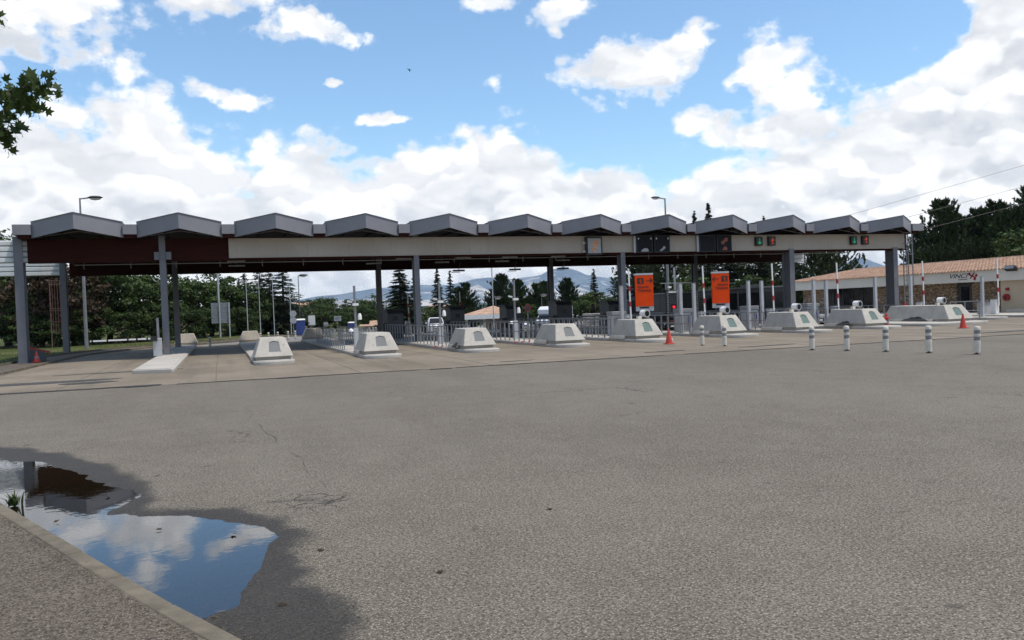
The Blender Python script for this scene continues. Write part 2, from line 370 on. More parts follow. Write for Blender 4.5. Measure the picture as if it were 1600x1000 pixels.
def mk_tile():
    m, t, p, pos = base_mat('terracotta_tiles')
    v = nn(t, 'ShaderNodeTexVoronoi'); put(t, v.inputs['Vector'], vm(t, 'MULTIPLY', pos, (2.2, 4.5, 0))); v.inputs['Scale'].default_value = 1.0
    s = nn(t, 'ShaderNodeSeparateXYZ'); t.links.new(v.outputs['Color'], s.inputs[0])
    c = mixc(t, s.outputs[0], (0.33, 0.195, 0.135), (0.49, 0.34, 0.245))
    c = mixc(t, ramp(t, noise(t, pos, 1.2, 5), 0.45, 0.7, 0, 0.5), c, (0.40, 0.27, 0.18))
    t.links.new(c, p.inputs['Base Color']); p.inputs['Roughness'].default_value = 0.85; p.inputs['Specular IOR Level'].default_value = 0.2
    return m
MT['tile'] = mk_tile()
def mk_stone():
    m, t, p, pos = base_mat('rubble_stone')
    ps = vm(t, 'MULTIPLY', pos, (4, 4, 8))
    e = voro(t, ps, 0.9, 'DISTANCE_TO_EDGE')
    v = nn(t, 'ShaderNodeTexVoronoi'); put(t, v.inputs['Vector'], ps); v.inputs['Scale'].default_value = 0.9
    s = nn(t, 'ShaderNodeSeparateXYZ'); t.links.new(v.outputs['Color'], s.inputs[0])
    c = mixc(t, s.outputs[0], (0.17, 0.115, 0.07), (0.40, 0.29, 0.19))
    c = mixc(t, ramp(t, s.outputs[1], 0.8, 0.95), c, (0.5, 0.43, 0.34))
    c = mixc(t, ramp(t, e, 0.07, 0.02), c, (0.12, 0.095, 0.07))
    t.links.new(c, p.inputs['Base Color']); p.inputs['Roughness'].default_value = 0.9
    bn = nn(t, 'ShaderNodeBump'); bn.inputs['Strength'].default_value = 0.8; bn.inputs['Distance'].default_value = 0.03
    t.links.new(ramp(t, e, 0.0, 0.12), bn.inputs['Height']); t.links.new(bn.outputs[0], p.inputs['Normal'])
    return m
MT['stone'] = mk_stone()
def mk_mountain(name, ca, cb, cw, wlo, whi, s):
    m, t, p, pos = base_mat(name)
    a = noise(t, vm(t, 'MULTIPLY', pos, (1, 1, 2.5)), s, 8, 0.65, 0.6)
    b = noise(t, vm(t, 'MULTIPLY', pos, (1, 1, 1.2)), s * 2.3, 9, 0.7, 1.2)
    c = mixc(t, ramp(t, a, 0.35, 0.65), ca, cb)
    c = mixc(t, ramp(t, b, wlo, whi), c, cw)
    t.links.new(c, p.inputs['Base Color']); p.inputs['Roughness'].default_value = 0.95; p.inputs['Specular IOR Level'].default_value = 0.05
    return m
MT['mfar'] = mk_mountain('far_mountain', (0.09, 0.125, 0.17), (0.13, 0.17, 0.21), (0.50, 0.48, 0.46), 0.54, 0.68, 0.0018)  # bluish base: some of the distance haze is painted into the colour
MT['mnear'] = mk_mountain('scree_mountain', (0.08, 0.12, 0.16), (0.13, 0.17, 0.20), (0.50, 0.47, 0.44), 0.42, 0.56, 0.0026)  # blue in the wooded tones is partly painted-in haze; pale scree on top
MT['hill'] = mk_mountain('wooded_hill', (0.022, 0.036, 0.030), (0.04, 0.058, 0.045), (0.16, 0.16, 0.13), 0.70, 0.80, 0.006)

# ------------------------------------------------------------------ mesh helpers
class MB:
    def __init__(s):
        s.v, s.f = [], []
    def add(s, vs, fs):
        o = len(s.v)
        s.v += [tuple(map(float, p)) for p in vs]
        s.f += [tuple(o + i for i in f) for f in fs]
        return s
    def hexa(s, p):   # 4 bottom (ccw from above), 4 top
        return s.add(p, [(3, 2, 1, 0), (4, 5, 6, 7), (0, 1, 5, 4), (1, 2, 6, 5), (2, 3, 7, 6), (3, 0, 4, 7)])
    def box(s, x0, x1, y0, y1, z0, z1):
        return s.hexa([(x0, y0, z0), (x1, y0, z0), (x1, y1, z0), (x0, y1, z0), (x0, y0, z1), (x1, y0, z1), (x1, y1, z1), (x0, y1, z1)])
    def bar(s, p, q, w, h=None, up=(0, 0, 1)):
        h = h or w
        p, q = Vector(p), Vector(q)
        a = (q - p).normalized(); u = Vector(up)
        if abs(a.dot(u)) > 0.98: u = Vector((0, 1, 0))
        r = a.cross(u).normalized() * w / 2; u = r.cross(a).normalized() * h / 2
        return s.hexa([p - r - u, p + r - u, q + r - u, q - r - u, p - r + u, p + r + u, q + r + u, q - r + u])
    def tube(s, pts, r, n=8, r1=None):
        pts = [Vector(p) for p in pts]; k = len(pts); o = len(s.v)
        for i, p in enumerate(pts):
            a = (pts[min(i + 1, k - 1)] - pts[max(i - 1, 0)]).normalized()
            u = Vector((0, 0, 1)) if abs(a.z) < 0.95 else Vector((1, 0, 0))
            e1 = a.cross(u).normalized(); e2 = e1.cross(a)
            rr = r if r1 is None else r + (r1 - r) * i / (k - 1)
            for j in range(n):
                t = 2 * math.pi * j / n
                s.v.append(tuple(p + (e1 * math.cos(t) + e2 * math.sin(t)) * rr))
        for i in range(k - 1):
            for j in range(n):
                a, b = o + i * n + j, o + i * n + (j + 1) % n
                s.f.append((a, b, b + n, a + n))
        s.f.append(tuple(o + j for j in range(n))[::-1]); s.f.append(tuple(o + (k - 1) * n + j for j in range(n)))
        return s
    def lathe(s, prof, c=(0, 0, 0), n=16):
        o = len(s.v); k = len(prof)
        for r, z in prof:
            for j in range(n):
                t = 2 * math.pi * j / n
                s.v.append((c[0] + r * math.cos(t), c[1] + r * math.sin(t), c[2] + z))
        for i in range(k - 1):
            for j in range(n):
                a, b = o + i * n + j, o + i * n + (j + 1) % n
                s.f.append((a, b, b + n, a + n))
        s.f.append(tuple(o + j for j in range(n))[::-1]); s.f.append(tuple(o + (k - 1) * n + j for j in range(n)))
        return s
    def disc_y(s, c, r, th, n=20):   # disc whose axis is Y
        return s.tube([(c[0], c[1], c[2]), (c[0], c[1] + th, c[2])], r, n)
    def prism_x(s, poly, x0, x1):   # poly of (y, z)
        n = len(poly)
        return s.add([(x0, y, z) for y, z in poly] + [(x1, y, z) for y, z in poly],
                     [tuple(range(n)), tuple(range(2 * n - 1, n - 1, -1))] + [(i, n + i, n + (i + 1) % n, (i + 1) % n) for i in range(n)])
    def prism_y(s, poly, y0, y1):   # poly of (x, z)
        n = len(poly)
        return s.add([(x, y0, z) for x, z in poly] + [(x, y1, z) for x, z in poly],
                     [tuple(range(n)), tuple(range(2 * n - 1, n - 1, -1))] + [(i, n + i, n + (i + 1) % n, (i + 1) % n) for i in range(n)])
    def prism_z(s, poly, z0, z1):
        n = len(poly)
        return s.add([(x, y, z0) for x, y in poly] + [(x, y, z1) for x, y in poly],
                     [tuple(range(n))[::-1], tuple(range(n, 2 * n))] + [(i, (i + 1) % n, n + (i + 1) % n, n + i) for i in range(n)])
    def grid(s, P):
        P = np.asarray(P); a, b = P.shape[:2]; o = len(s.v)
        s.v += [tuple(x) for x in P.reshape(-1, 3).tolist()]
        for i in range(a - 1):
            for j in range(b - 1):
                s.f.append((o + i * b + j, o + (i + 1) * b + j, o + (i + 1) * b + j + 1, o + i * b + j + 1))
        return s
    def mesh(s, name, org=(0, 0, 0)):
        me = bpy.data.meshes.new(name)
        me.from_pydata([((x - org[0]) * U, (y - org[1]) * U, (z - org[2]) * U) for x, y, z in s.v], [], s.f)
        me.validate(); me.update()
        return me
ORG = {}
def link_obj(name, me, mat, parent=None, smooth=False, bevel=0.0):
    o = bpy.data.objects.new(name, me)
    COL.objects.link(o)
    if mat is not None and not me.materials: me.materials.append(MT[mat])
    if parent is not None: o.parent = parent
    if smooth:
        me.shade_smooth()
        me.set_sharp_from_angle(angle=rad(40))
    if bevel:
        md = o.modifiers.new('bevel', 'BEVEL'); md.width = bevel * U; md.segments = 2; md.limit_method = 'ANGLE'; md.angle_limit = rad(35)
        me.shade_smooth(); me.set_sharp_from_angle(angle=rad(60))
    return o
def fixn(me):
    import bmesh
    bm = bmesh.new(); bm.from_mesh(me); bmesh.ops.recalc_face_normals(bm, faces=bm.faces); bm.to_mesh(me); bm.free()
def part(name, mb, mat, parent, smooth=False, bevel=0.0, world=False, label=None, stuff=False):
    """mesh child; local coordinates of its thing, or plan coordinates when world=True"""
    top = parent
    while top.parent is not None: top = top.parent
    org = ORG.get(top.name, (0, 0, 0)) if world else (0, 0, 0)
    me = mb.mesh(name, org); fixn(me)
    o = link_obj(name, me, mat, parent, smooth, bevel)
    if label: o['label'] = label
    if stuff: o['kind'] = 'stuff'
    return o
def share(name, me, mat, parent, loc=(0, 0, 0), rot=(0, 0, 0), scale=None):
    o = bpy.data.objects.new(name, me); COL.objects.link(o)
    if mat is not None and not me.materials: me.materials.append(MT[mat])
    o.parent = parent; o.location = tuple(c * U for c in loc); o.rotation_euler = rot
    if scale is not None: o.scale = scale if isinstance(scale, (tuple, list)) else (scale,) * 3
    return o
def tag(o, label, cat, group=None, kind=None):
    o['label'] = label; o['category'] = cat
    if group: o['group'] = group
    if kind: o['kind'] = kind
    return o
def thing(name, label, cat, loc=(0, 0, 0), rz=0.0, group=None):
    o = bpy.data.objects.new(name, None); COL.objects.link(o)
    o.empty_display_size = 0.1
    o.location = tuple(c * U for c in loc); o.rotation_euler = (0, 0, rz)
    ORG[o.name] = tuple(loc)
    return tag(o, label, cat, group)
def one(name, mb, mat, label, cat, group=None, smooth=False, bevel=0.0, kind=None):
    a = np.array(mb.v); org = ((a[:, 0].min() + a[:, 0].max()) / 2, (a[:, 1].min() + a[:, 1].max()) / 2, a[:, 2].min())
    me = mb.mesh(name, org); fixn(me)
    o = link_obj(name, me, mat, None, smooth, bevel)
    o.location = tuple(c * U for c in org); ORG[o.name] = org
    return tag(o, label, cat, group, kind)
def struct(name, mb, mat, kind='structure', smooth=False, parent=None):
    me = mb.mesh(name)
    o = link_obj(name, me, mat, parent, smooth)
    if parent is None: o['kind'] = kind
    return o
def struct_root(name):
    o = bpy.data.objects.new(name, None); COL.objects.link(o); o['kind'] = 'structure'; ORG[o.name] = (0, 0, 0)
    return o
def copy_tree(o, parent=None):
    c = o.copy(); COL.objects.link(c); c.parent = parent
    for ch in list(o.children): copy_tree(ch, c)
    return c
def dup(root, loc, label, rz=None, scale=None):
    c = copy_tree(root); c.location = tuple(q * U for q in loc); c['label'] = label; ORG[c.name] = tuple(loc)
    if rz is not None: c.rotation_euler = (0, 0, rz)
    if scale is not None: c.scale = scale if isinstance(scale, (tuple, list)) else (scale,) * 3
    return c
def text(body, size, mat, parent, loc, rot, name='lettering', shear=0.0, align='LEFT', ext=0.003, xs=1.0, space=1.0):
    cu = bpy.data.curves.new(name, 'FONT'); cu.body = body; cu.size = size * U; cu.shear = shear; cu.align_x = align; cu.extrude = ext * U
    cu.offset = 0.006 * size; cu.space_character = space
    tmp = bpy.data.objects.new(name, cu); COL.objects.link(tmp)
    bpy.context.view_layer.update()
    me = bpy.data.meshes.new_from_object(tmp.evaluated_get(bpy.context.evaluated_depsgraph_get()))
    bpy.data.objects.remove(tmp)
    me.name = name; me.materials.clear(); me.materials.append(MT[mat])
    o = bpy.data.objects.new(name, me); COL.objects.link(o); o.parent = parent
    o.location = tuple(c * U for c in loc); o.rotation_euler = rot; o.scale = (xs, 1, 1)
    return o
def ss(a, b, x):
    t = np.clip((np.asarray(x, float) - a) / (b - a), 0, 1); return t * t * (3 - 2 * t)
def gz(x, y):
    """the land beyond the toll lanes drops a little"""
    return -0.75 * ss(57, 88, y) * ss(3, 13, x)
ORD = ['leftmost', 'second', 'third', 'fourth', 'fifth', 'sixth', 'seventh', 'eighth', 'ninth', 'tenth', 'eleventh', 'twelfth', 'thirteenth', 'fourteenth', 'fifteenth', 'sixteenth', 'seventeenth', 'eighteenth', 'nineteenth', 'twentieth', 'twenty-first', 'rightmost']

# ------------------------------------------------------------------ ground
rng = np.random.default_rng(7)
def vnoise(x, y, seed=0):
    """cheap smooth value noise"""
    x = np.asarray(x, float); y = np.asarray(y, float)
    xi, yi = np.floor(x), np.floor(y); xf, yf = x - xi, y - yi
    def h(a, b):
        v = np.sin(a * 127.1 + b * 311.7 + seed * 74.7) * 43758.5453
        return v - np.floor(v)
    u, v = xf * xf * (3 - 2 * xf), yf * yf * (3 - 2 * yf)
    return (h(xi, yi) * (1 - u) + h(xi + 1, yi) * u) * (1 - v) + (h(xi, yi + 1) * (1 - u) + h(xi + 1, yi + 1) * u) * v
def fbm(x, y, oct=4, seed=0):
    s, a, t = 0, 0.5, 0
    for i in range(oct):
        s = s + a * vnoise(x * 2 ** i, y * 2 ** i, seed + i); t += a; a *= 0.5
    return s / t
def sdist(X, Y, poly):
    """signed distance, positive inside"""
    P = np.array(poly, float); n = len(P)
    dm = np.full(X.shape, 1e9); ins = np.zeros(X.shape, bool)
    for i in range(n):
        a, b = P[i], P[(i + 1) % n]
        e = b - a; wx, wy = X - a[0], Y - a[1]
        t = np.clip((wx * e[0] + wy * e[1]) / (e @ e), 0, 1)
        dm = np.minimum(dm, np.hypot(wx - e[0] * t, wy - e[1] * t))
        c = (a[1] <= Y) != (b[1] <= Y)
        with np.errstate(divide='ignore', invalid='ignore'):
            xc = a[0] + (Y - a[1]) / (b[1] - a[1]) * (b[0] - a[0])
        ins ^= c & (X < xc)
    return np.where(ins, dm, -dm)
PUD = [(-3.6, 13.2), (-2.83, 12.38), (-2.54, 12.05), (-2.26, 11.78), (-2.05, 11.32), (-1.75, 10.87), (-1.37, 9.97), (-1.02, 9.34), (-0.91, 8.92), (-0.99, 8.6), (-1.09, 8.38), (-1.1, 8.15), (-0.7, 7.94),
       (-0.32, 7.81), (-0.07, 7.39), (0.21, 7.08), (0.36, 6.66), (0.31, 6.42), (0.17, 6.0), (0.14, 5.72), (0.03, 5.37), (-0.05, 5.2), (-0.3, 5.0), (-1.3, 6.2), (-2.3, 8.2), (-3.0, 9.8), (-4.8, 13.4)]
WET = [(-4.0, 14.6), (-3.13, 13.71), (-2.5, 13.01), (-1.88, 12.05), (-1.1, 10.49), (-0.73, 9.14), (-0.72, 8.6), (-0.77, 8.25), (-0.32, 8.07), (0.15, 7.9), (0.28, 7.5), (0.47, 7.1), (0.57, 6.5), (0.47, 6.02), (0.46, 5.42),
       (0.61, 4.97), (0.64, 4.57), (0.56, 4.2), (0.1, 4.1), (-0.9, 6.2), (-2.5, 9.5), (-5.0, 15.0)]
CRK = [(0.15, 7.98), (0.75, 8.05), (1.1, 7.75), (0.95, 7.4), (0.7, 7.55), (0.45, 7.75)]
xs = np.concatenate([np.linspace(-9.5, -4.2, 6), np.arange(-4.0, 1.6, 0.055), np.linspace(1.8, 6, 8), np.linspace(8, 75, 12)])
ys = np.concatenate([np.linspace(-30, 2, 8), np.linspace(2.5, 3.9, 4), np.arange(4.0, 14.2, 0.07), np.linspace(14.5, 22, 8), np.linspace(24, 57, 10)])
GX, GY = np.meshgrid(xs, ys, indexing='ij')
sd = sdist(GX, GY, PUD) + (fbm(GX * 2.3, GY * 2.3, 4, 3) - 0.5) * 0.22
near = np.exp(-np.maximum(0, -sdist(GX, GY, WET)) * 2)
GZ = -0.030 * ss(-0.20, 0.45, sd) + (fbm(GX * 6, GY * 6, 3, 9) - 0.5) * 0.006 * near
SP = sdist(GX, GY, [(0.02, 4.95), (0.14, 4.85), (0.16, 4.68), (0.05, 4.7)])
wet = ss(-0.16, 0.16, np.maximum(sdist(GX, GY, WET), sdist(GX, GY, CRK) - 0.13) + (fbm(GX * 3, GY * 3, 4, 5) - 0.5) * 0.30)
mb = MB().grid(np.stack([GX, GY, GZ], -1))
asph = struct('asphalt_plaza', mb, 'asphalt', smooth=True)
at = asph.data.attributes.new('wet', 'FLOAT', 'POINT')
at.data.foreach_set('value', wet.reshape(-1).astype(np.float32))
at2 = asph.data.attributes.new('crack', 'FLOAT', 'POINT')
at2.data.foreach_set('value', np.maximum(np.exp(-(((GX - 0.75) / 0.45) ** 2 + ((GY - 7.75) / 0.55) ** 2)), np.exp(-(((GX - 0.2) / 0.3) ** 2 + ((GY - 12.6) / 1.6) ** 2)) * 0.7).reshape(-1).astype(np.float32))
PW = [(-4.6, 14), (-3.4, 14), (-0.6, 9.6), (-0.4, 8.5), (0.55, 7.6), (0.6, 5.6), (0.3, 4.5), (-0.3, 4.3), (-1.2, 5.8), (-3.6, 10)]
pud = struct('puddle', MB().add([(a, b, -0.0062) for a, b in PW], [tuple(range(len(PW)))[::-1]]), 'water')

# land to the horizon, one sheet
gx = np.concatenate([-np.geomspace(9500, 70, 22), np.linspace(-60, 110, 35), np.geomspace(125, 9500, 22)])
gy = np.concatenate([-np.geomspace(9500, 50, 16), np.linspace(-40, 170, 43), np.geomspace(185, 9500, 24)])
TX, TY = np.meshgrid(gx, gy, indexing='ij')
TZ = gz(TX, TY) - 0.05
struct('land', MB().grid(np.stack([TX, TY, TZ], -1)), 'grass', smooth=True)

# road on the far side of the lanes
rx = np.linspace(-6, 75, 28); ry = np.linspace(56.5, 112, 24)
RX, RY = np.meshgrid(rx, ry, indexing='ij')
left_edge = np.interp(RY, [56, 62, 69, 80, 112], [-4.6, 1.0, 4.6, 7.6, 13])
RX2 = left_edge + (RX + 6) / 81 * (70 - left_edge)
struct('far_road', MB().grid(np.stack([RX2, RY, gz(RX2, RY) - 0.008], -1)), 'road', smooth=True)

# concrete apron under the lanes: slabs with open joints
ap = struct_root('concrete_apron')
def jy(x): return 23.75 - 0.062 * x
XS = [-7.35, -4.2, -0.2, 3.8, 7.8, 11.8, 15.8, 19.8, 23.8, 27.8, 31.8, 35.8, 39.8, 44.5]
for i in range(len(XS) - 1):
    a, b = XS[i] + 0.012, XS[i + 1] - 0.012
    lo = [jy(a), jy(b)]
    for k, ye in enumerate((32.0, 40.5, 49.0, 57.0)):
        y1 = ye - 0.012
        m_ = MB().hexa([(a, lo[0], -0.06), (b, lo[1], -0.06), (b, y1, -0.06), (a, y1, -0.06), (a, lo[0], 0.010), (b, lo[1], 0.010), (b, y1, 0.010), (a, y1, 0.010)])
        me = m_.mesh('slab'); o = link_obj('slab', me, 'apron', ap)
        o.location.z = (rng.random() - 0.5) * 0.004
        lo = [ye + 0.012, ye + 0.012]
# tar strip and drain gratings along the joint
tar = MB()
for x0, x1, w in ((-7.3, -1.6, 0.30), (-1.2, 5.5, 0.05), (6.6, 13.5, 0.06), (14.2, 30, 0.05)):
    n = 14
    tx = np.linspace(x0, x1, n)
    wv = w * (0.55 + 0.6 * fbm(tx * 0.9, tx * 0, 3, 2))
    tar.grid(np.stack([np.stack([tx, jy(tx) - 0.03, 0.0165 + 0 * tx], -1), np.stack([tx, jy(tx) + wv, 0.0165 + 0 * tx], -1)], 1))
struct('tar_joint', tar, 'patch')
def patch(cx, cy, rx_, ry_, seed, z):
    t = np.linspace(0, 2 * math.pi, 28, endpoint=False)
    r = 0.65 + 0.7 * fbm(np.cos(t) * 1.6 + seed, np.sin(t) * 1.6 + seed, 3, seed)
    return MB().prism_z([(cx + rx_ * q * math.cos(a), cy + ry_ * q * math.sin(a)) for a, q in zip(t, r)], 0.004, z)
for i, (cx, cy, rx_, ry_) in enumerate([(-5.5, 27.7, 2.2, 0.5), (-3.7, 26.5, 0.7, 0.4), (-3.4, 31.2, 2.2, 0.22), (14.5, 24.6, 0.8, 0.12), (18.5, 24.3, 1.2, 0.15), (30, 23.8, 1.6, 0.25), (9.0, 24.5, 0.6, 0.1)]):
    struct('asphalt_patch', patch(cx, cy, rx_, ry_, i + 3, 0.0185), 'patch')
for i, (cx, lab) in enumerate([(-2.15, 'leftmost'), (1.75, 'second'), (6.1, 'third from left')]):
    g = thing('drain_grating', f'{lab} small iron drain grating in the joint between asphalt and concrete', 'drain', (cx, jy(cx) - 0.12, 0.0), 0, 'drain gratings along the joint')
    part('frame', MB().box(-0.33, 0.33, -0.075, 0.075, 0.002, 0.012), 'black', g)
    for k in range(9):
        part('bar', MB().box(-0.31 + k * 0.075, -0.285 + k * 0.075, -0.07, 0.07, 0.012, 0.02), 'darkmetal', g)

# kerb line on the left, stone by stone, footway and verge behind it
KP = np.array([(1.7, 0.6), (0.9, 2.3), (0.26, 3.92), (0.06, 4.34), (-0.1, 4.63), (-0.63, 5.76), (-1.2, 7.01), (-2.05, 8.87), (-3.6, 12.1), (-5.32, 15.61), (-7.5, 20.5), (-8.3, 25), (-8.2, 29), (-7.6, 33.6),
               (-7.35, 40), (-7.2, 46), (-6.9, 50), (-5.4, 54.6), (-4.4, 57), (-1.5, 60), (1.2, 63), (4.7, 70), (7.8, 81), (13, 112)])
seg = np.r_[0, np.cumsum(np.hypot(*np.diff(KP, axis=0).T))]
def kp(s): return np.array([np.interp(s, seg, KP[:, 0]), np.interp(s, seg, KP[:, 1])])
def kn(s):
    d_ = kp(s + 0.3) - kp(s - 0.3); d_ /= np.hypot(*d_); return np.array([-d_[1], d_[0]])   # to the left
kr = struct_root('kerb')
s_, k = 0.0, 0
while s_ < seg[-1] - 0.5:
    L_ = 0.82 if s_ < 62 else 2.0
    a, b = s_ + 0.006, s_ + L_ - 0.006
    pa, pb, na, nb = kp(a), kp(b), kn(a), kn(b)
    w = 0.135
    zt = 0.10 + (rng.random() - 0.5) * 0.008
    za = gz(*pa) ; zb = gz(*pb)
    ja = (rng.random() - 0.5) * 0.012
    pa = pa + na * ja; pb = pb + nb * ja
    hx = MB().hexa([(pa[0], pa[1], za - 0.1), (pb[0], pb[1], zb - 0.1), (*(pb + nb * w), zb - 0.1), (*(pa + na * w), za - 0.1),
                    (*(pa + na * 0.015), za + zt), (*(pb + nb * 0.015), zb + zt), (*(pb + nb * w), zb + zt), (*(pa + na * w), za + zt)])
    part('kerb_stone', hx, 'kerb', kr, bevel=0.012 if s_ < 25 else 0.0)
    s_ += L_; k += 1
def strip(name, s0, s1, o0, o1, z, mat, n, rough=0.0, kind='structure'):
    S = np.linspace(s0, s1, n); P = []
    offs = np.concatenate([np.linspace(o0, o1, 8)])
    for s in S:
        p, nv = kp(s), kn(s)
        row = []
        for o in offs:
            q = p + nv * o
            row.append((q[0], q[1], gz(*q) + z + (fbm(q[0] * 3, q[1] * 3, 3, 8) - 0.5) * rough))
        P.append(row)
    return struct(name, MB().grid(np.array(P)), mat, kind, smooth=True)
strip('footway', 0, 31, 0.12, 6.0, 0.094, 'pavement', 70, 0.008)
strip('verge_path', 31, seg[-1] - 1, 0.12, 1.6, 0.092, 'pavement', 60, 0.01)
strip('grass_verge', 31, seg[-1] - 1, 1.6, 26.0, 0.10, 'grass', 60, 0.05)
# low verge edging
ed = MB()
for s in np.arange(31, 70, 1.5):
    p, nv, p2, n2 = kp(s), kn(s), kp(s + 1.49), kn(s + 1.49)
    a, b = p + nv * 1.55, p2 + n2 * 1.55
    ed.bar((a[0], a[1], gz(*a) + 0.12), (b[0], b[1], gz(*b) + 0.12), 0.08, 0.1)
struct('verge_edging', ed, 'kerb')

# grass blades on the verge near the columns
bl = MB()
for i in range(2600):
    s = rng.uniform(33, 72); o = 1.65 + rng.random() ** 1.6 * 6
    p = kp(s) + kn(s) * o; h = rng.uniform(0.05, 0.16); a = rng.uniform(0, 6.28); dx, dy = 0.018 * math.cos(a), 0.018 * math.sin(a)
    lx, ly = rng.normal(0, 0.035, 2)
    bl.add([(p[0] - dx, p[1] - dy, 0.07), (p[0] + dx, p[1] + dy, 0.07), (p[0] + lx, p[1] + ly, 0.07 + h)], [(0, 1, 2)])
go_ = struct('grass', bl, 'leaf', 'stuff'); tag(go_, 'short green grass blades on the verge beside the left lane', 'grass', kind='stuff')

# ------------------------------------------------------------------ mountains and hills
def ridge(name, mat, prof, dist, depth, nseed, rough, ncol=420, base=0.0):
    A = np.radians(np.linspace(-10, 150, ncol)); R = np.linspace(0, 1, 22)
    pa = np.radians(np.array([p[0] for p in prof]))[::-1] if prof[0][0] > prof[-1][0] else np.radians(np.array([p[0] for p in prof]))
    pe = np.array([p[1] for p in prof])[::-1] if prof[0][0] > prof[-1][0] else np.array([p[1] for p in prof])
    E_ = np.interp(A, pa, pe)
    P = []
    for a, e in zip(A, E_):
        top = math.tan(rad(e)) * dist * (1 + 0.05 * (fbm(a * 90, 1.0, 4, nseed) - 0.5)) + 1.75
        row = []
        for r in R:
            rr = dist + depth * (r - 0.62)
            prof_h = math.sin(min(1, r / 0.62) * math.pi / 2) ** 1.25 if r <= 0.62 else 1 - 0.5 * (r - 0.62) / 0.38
            gul = (fbm(a * 130, r * 3.0, 4, nseed + 4) - 0.5) * rough * math.sin(min(1.0, r / 0.62) * math.pi)
            row.append((rr * math.cos(a), rr * math.sin(a), base + max(0, top - base) * max(0, prof_h + gul) - 2 * (r == 0)))
        P.append(row)
    return struct(name, MB().grid(np.array(P)), mat, smooth=True)
M1 = [(150, 0.6), (110, 0.9), (95, 0.7), (88.5, 0.8), (84.8, 1.1), (83.5, 1.3), (81.7, 1.4), (79.7, 1.7), (79.1, 1.7), (76.8, 1.85), (74.6, 1.75), (72.7, 2.1), (71.7, 2.2), (70.0, 2.0), (68.9, 2.1), (68.0, 2.2), (67.4, 2.5), (66.8, 2.68), (66.3, 2.72),
      (65.9, 2.6), (65.3, 2.4), (64.6, 2.0), (63.7, 1.9), (62.5, 1.7), (61.0, 1.5), (56.6, 1.0), (50.3, 1.4), (48.4, 1.5), (47.2, 2.2), (46.8, 2.4), (46.3, 2.36), (46.0, 2.1), (45.1, 1.7), (42.7, 1.0), (37.6, 0.7), (20, 0.9), (-10, 0.7)]
M2 = [(150, 0.3), (100, 0.5), (92, 0.5), (86, 0.75), (83, 0.95), (80, 1.0), (77.5, 0.8), (74.6, 0.75), (73.5, 1.3), (72.5, 1.75), (71.6, 1.2), (70.5, 0.9), (69.3, 1.4), (68.4, 1.75), (67.3, 1.5), (66.6, 0.85), (66.0, 1.0), (65.3, 1.3), (64.2, 0.75), (61.0, 0.5),
      (50, 0.5), (46, 0.6), (40, 0.4), (-10, 0.4)]
M3 = [(150, 0.2), (95, 0.3), (84, 0.35), (80, 0.42), (77, 0.34), (73, 0.40), (70, 0.34), (66, 0.38), (60, 0.3), (45, 0.35), (-10, 0.25)]
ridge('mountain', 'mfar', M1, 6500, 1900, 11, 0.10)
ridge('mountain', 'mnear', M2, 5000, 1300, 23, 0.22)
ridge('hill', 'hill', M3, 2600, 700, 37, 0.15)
# lengthwise paving seams in the asphalt
for q, (x0, x1, y0, y1) in enumerate([(7.95, 6.2, 2, 22.4), (14.6, 13.3, 3, 21), (0.95, -0.1, 8.3, 21.5)]):
    yy = np.linspace(y0, y1, 90); xx = x0 + (x1 - x0) * (yy - y0) / (y1 - y0) + (fbm(yy * 0.7, yy * 0, 4, q) - 0.5) * 0.28
    ww = np.maximum(0.0015, 0.022 * (fbm(yy * 1.9, yy * 0 + 3, 3, q + 5) - 0.42))
    struct('paving_seam', MB().grid(np.stack([np.stack([xx - ww / 2, yy, 0.006 + 0 * yy], -1), np.stack([xx + ww / 2, yy, 0.006 + 0 * yy], -1)], 1)), 'patch')

# ------------------------------------------------------------------ toll canopy
ISL = [-2.2, 1.8, 5.8, 9.8, 13.8, 17.8, 22.25, 26.4, 30.6, 36.2, 41.8]
cn = thing('toll_canopy', 'long folded-roof toll canopy of grey steel with red-brown timber beams over the lanes', 'canopy', (17.5, 47.0, 0))
FY, RY_ = 41.4, 52.0
def icol(x, y, z0, z1, w=0.30, dp=0.5, big=False):
    m_ = MB()
    m_.box(x - w / 2, x + w / 2, y - dp / 2, y - dp / 2 + 0.05, z0, z1)
    m_.box(x - w / 2, x + w / 2, y + dp / 2 - 0.05, y + dp / 2, z0, z1)
    m_.box(x - 0.04, x + 0.04, y - dp / 2 + 0.05, y + dp / 2 - 0.05, z0, z1)
    m_.box(x - w / 2 - 0.06, x + w / 2 + 0.06, y - dp / 2 - 0.06, y + dp / 2 + 0.06, z0 - 0.02, z0 + 0.02)
    return m_
for x, w, dp in [(-8.35, 0.36, 0.55), (-2.45, 0.28, 0.5), (9.72, 0.28, 0.5), (21.78, 0.28, 0.5), (33.45, 0.36, 0.72), (41.72, 0.36, 0.72)]:
    z0 = 0.10 if x < -8 else 0.15
    part('column', icol(x, FY, z0, 5.75 if x < 30 else 4.72, w, dp), 'column', cn, world=True)
    part('column', icol(x, RY_, z0, 5.7, 0.30, 0.45), 'column', cn, world=True)
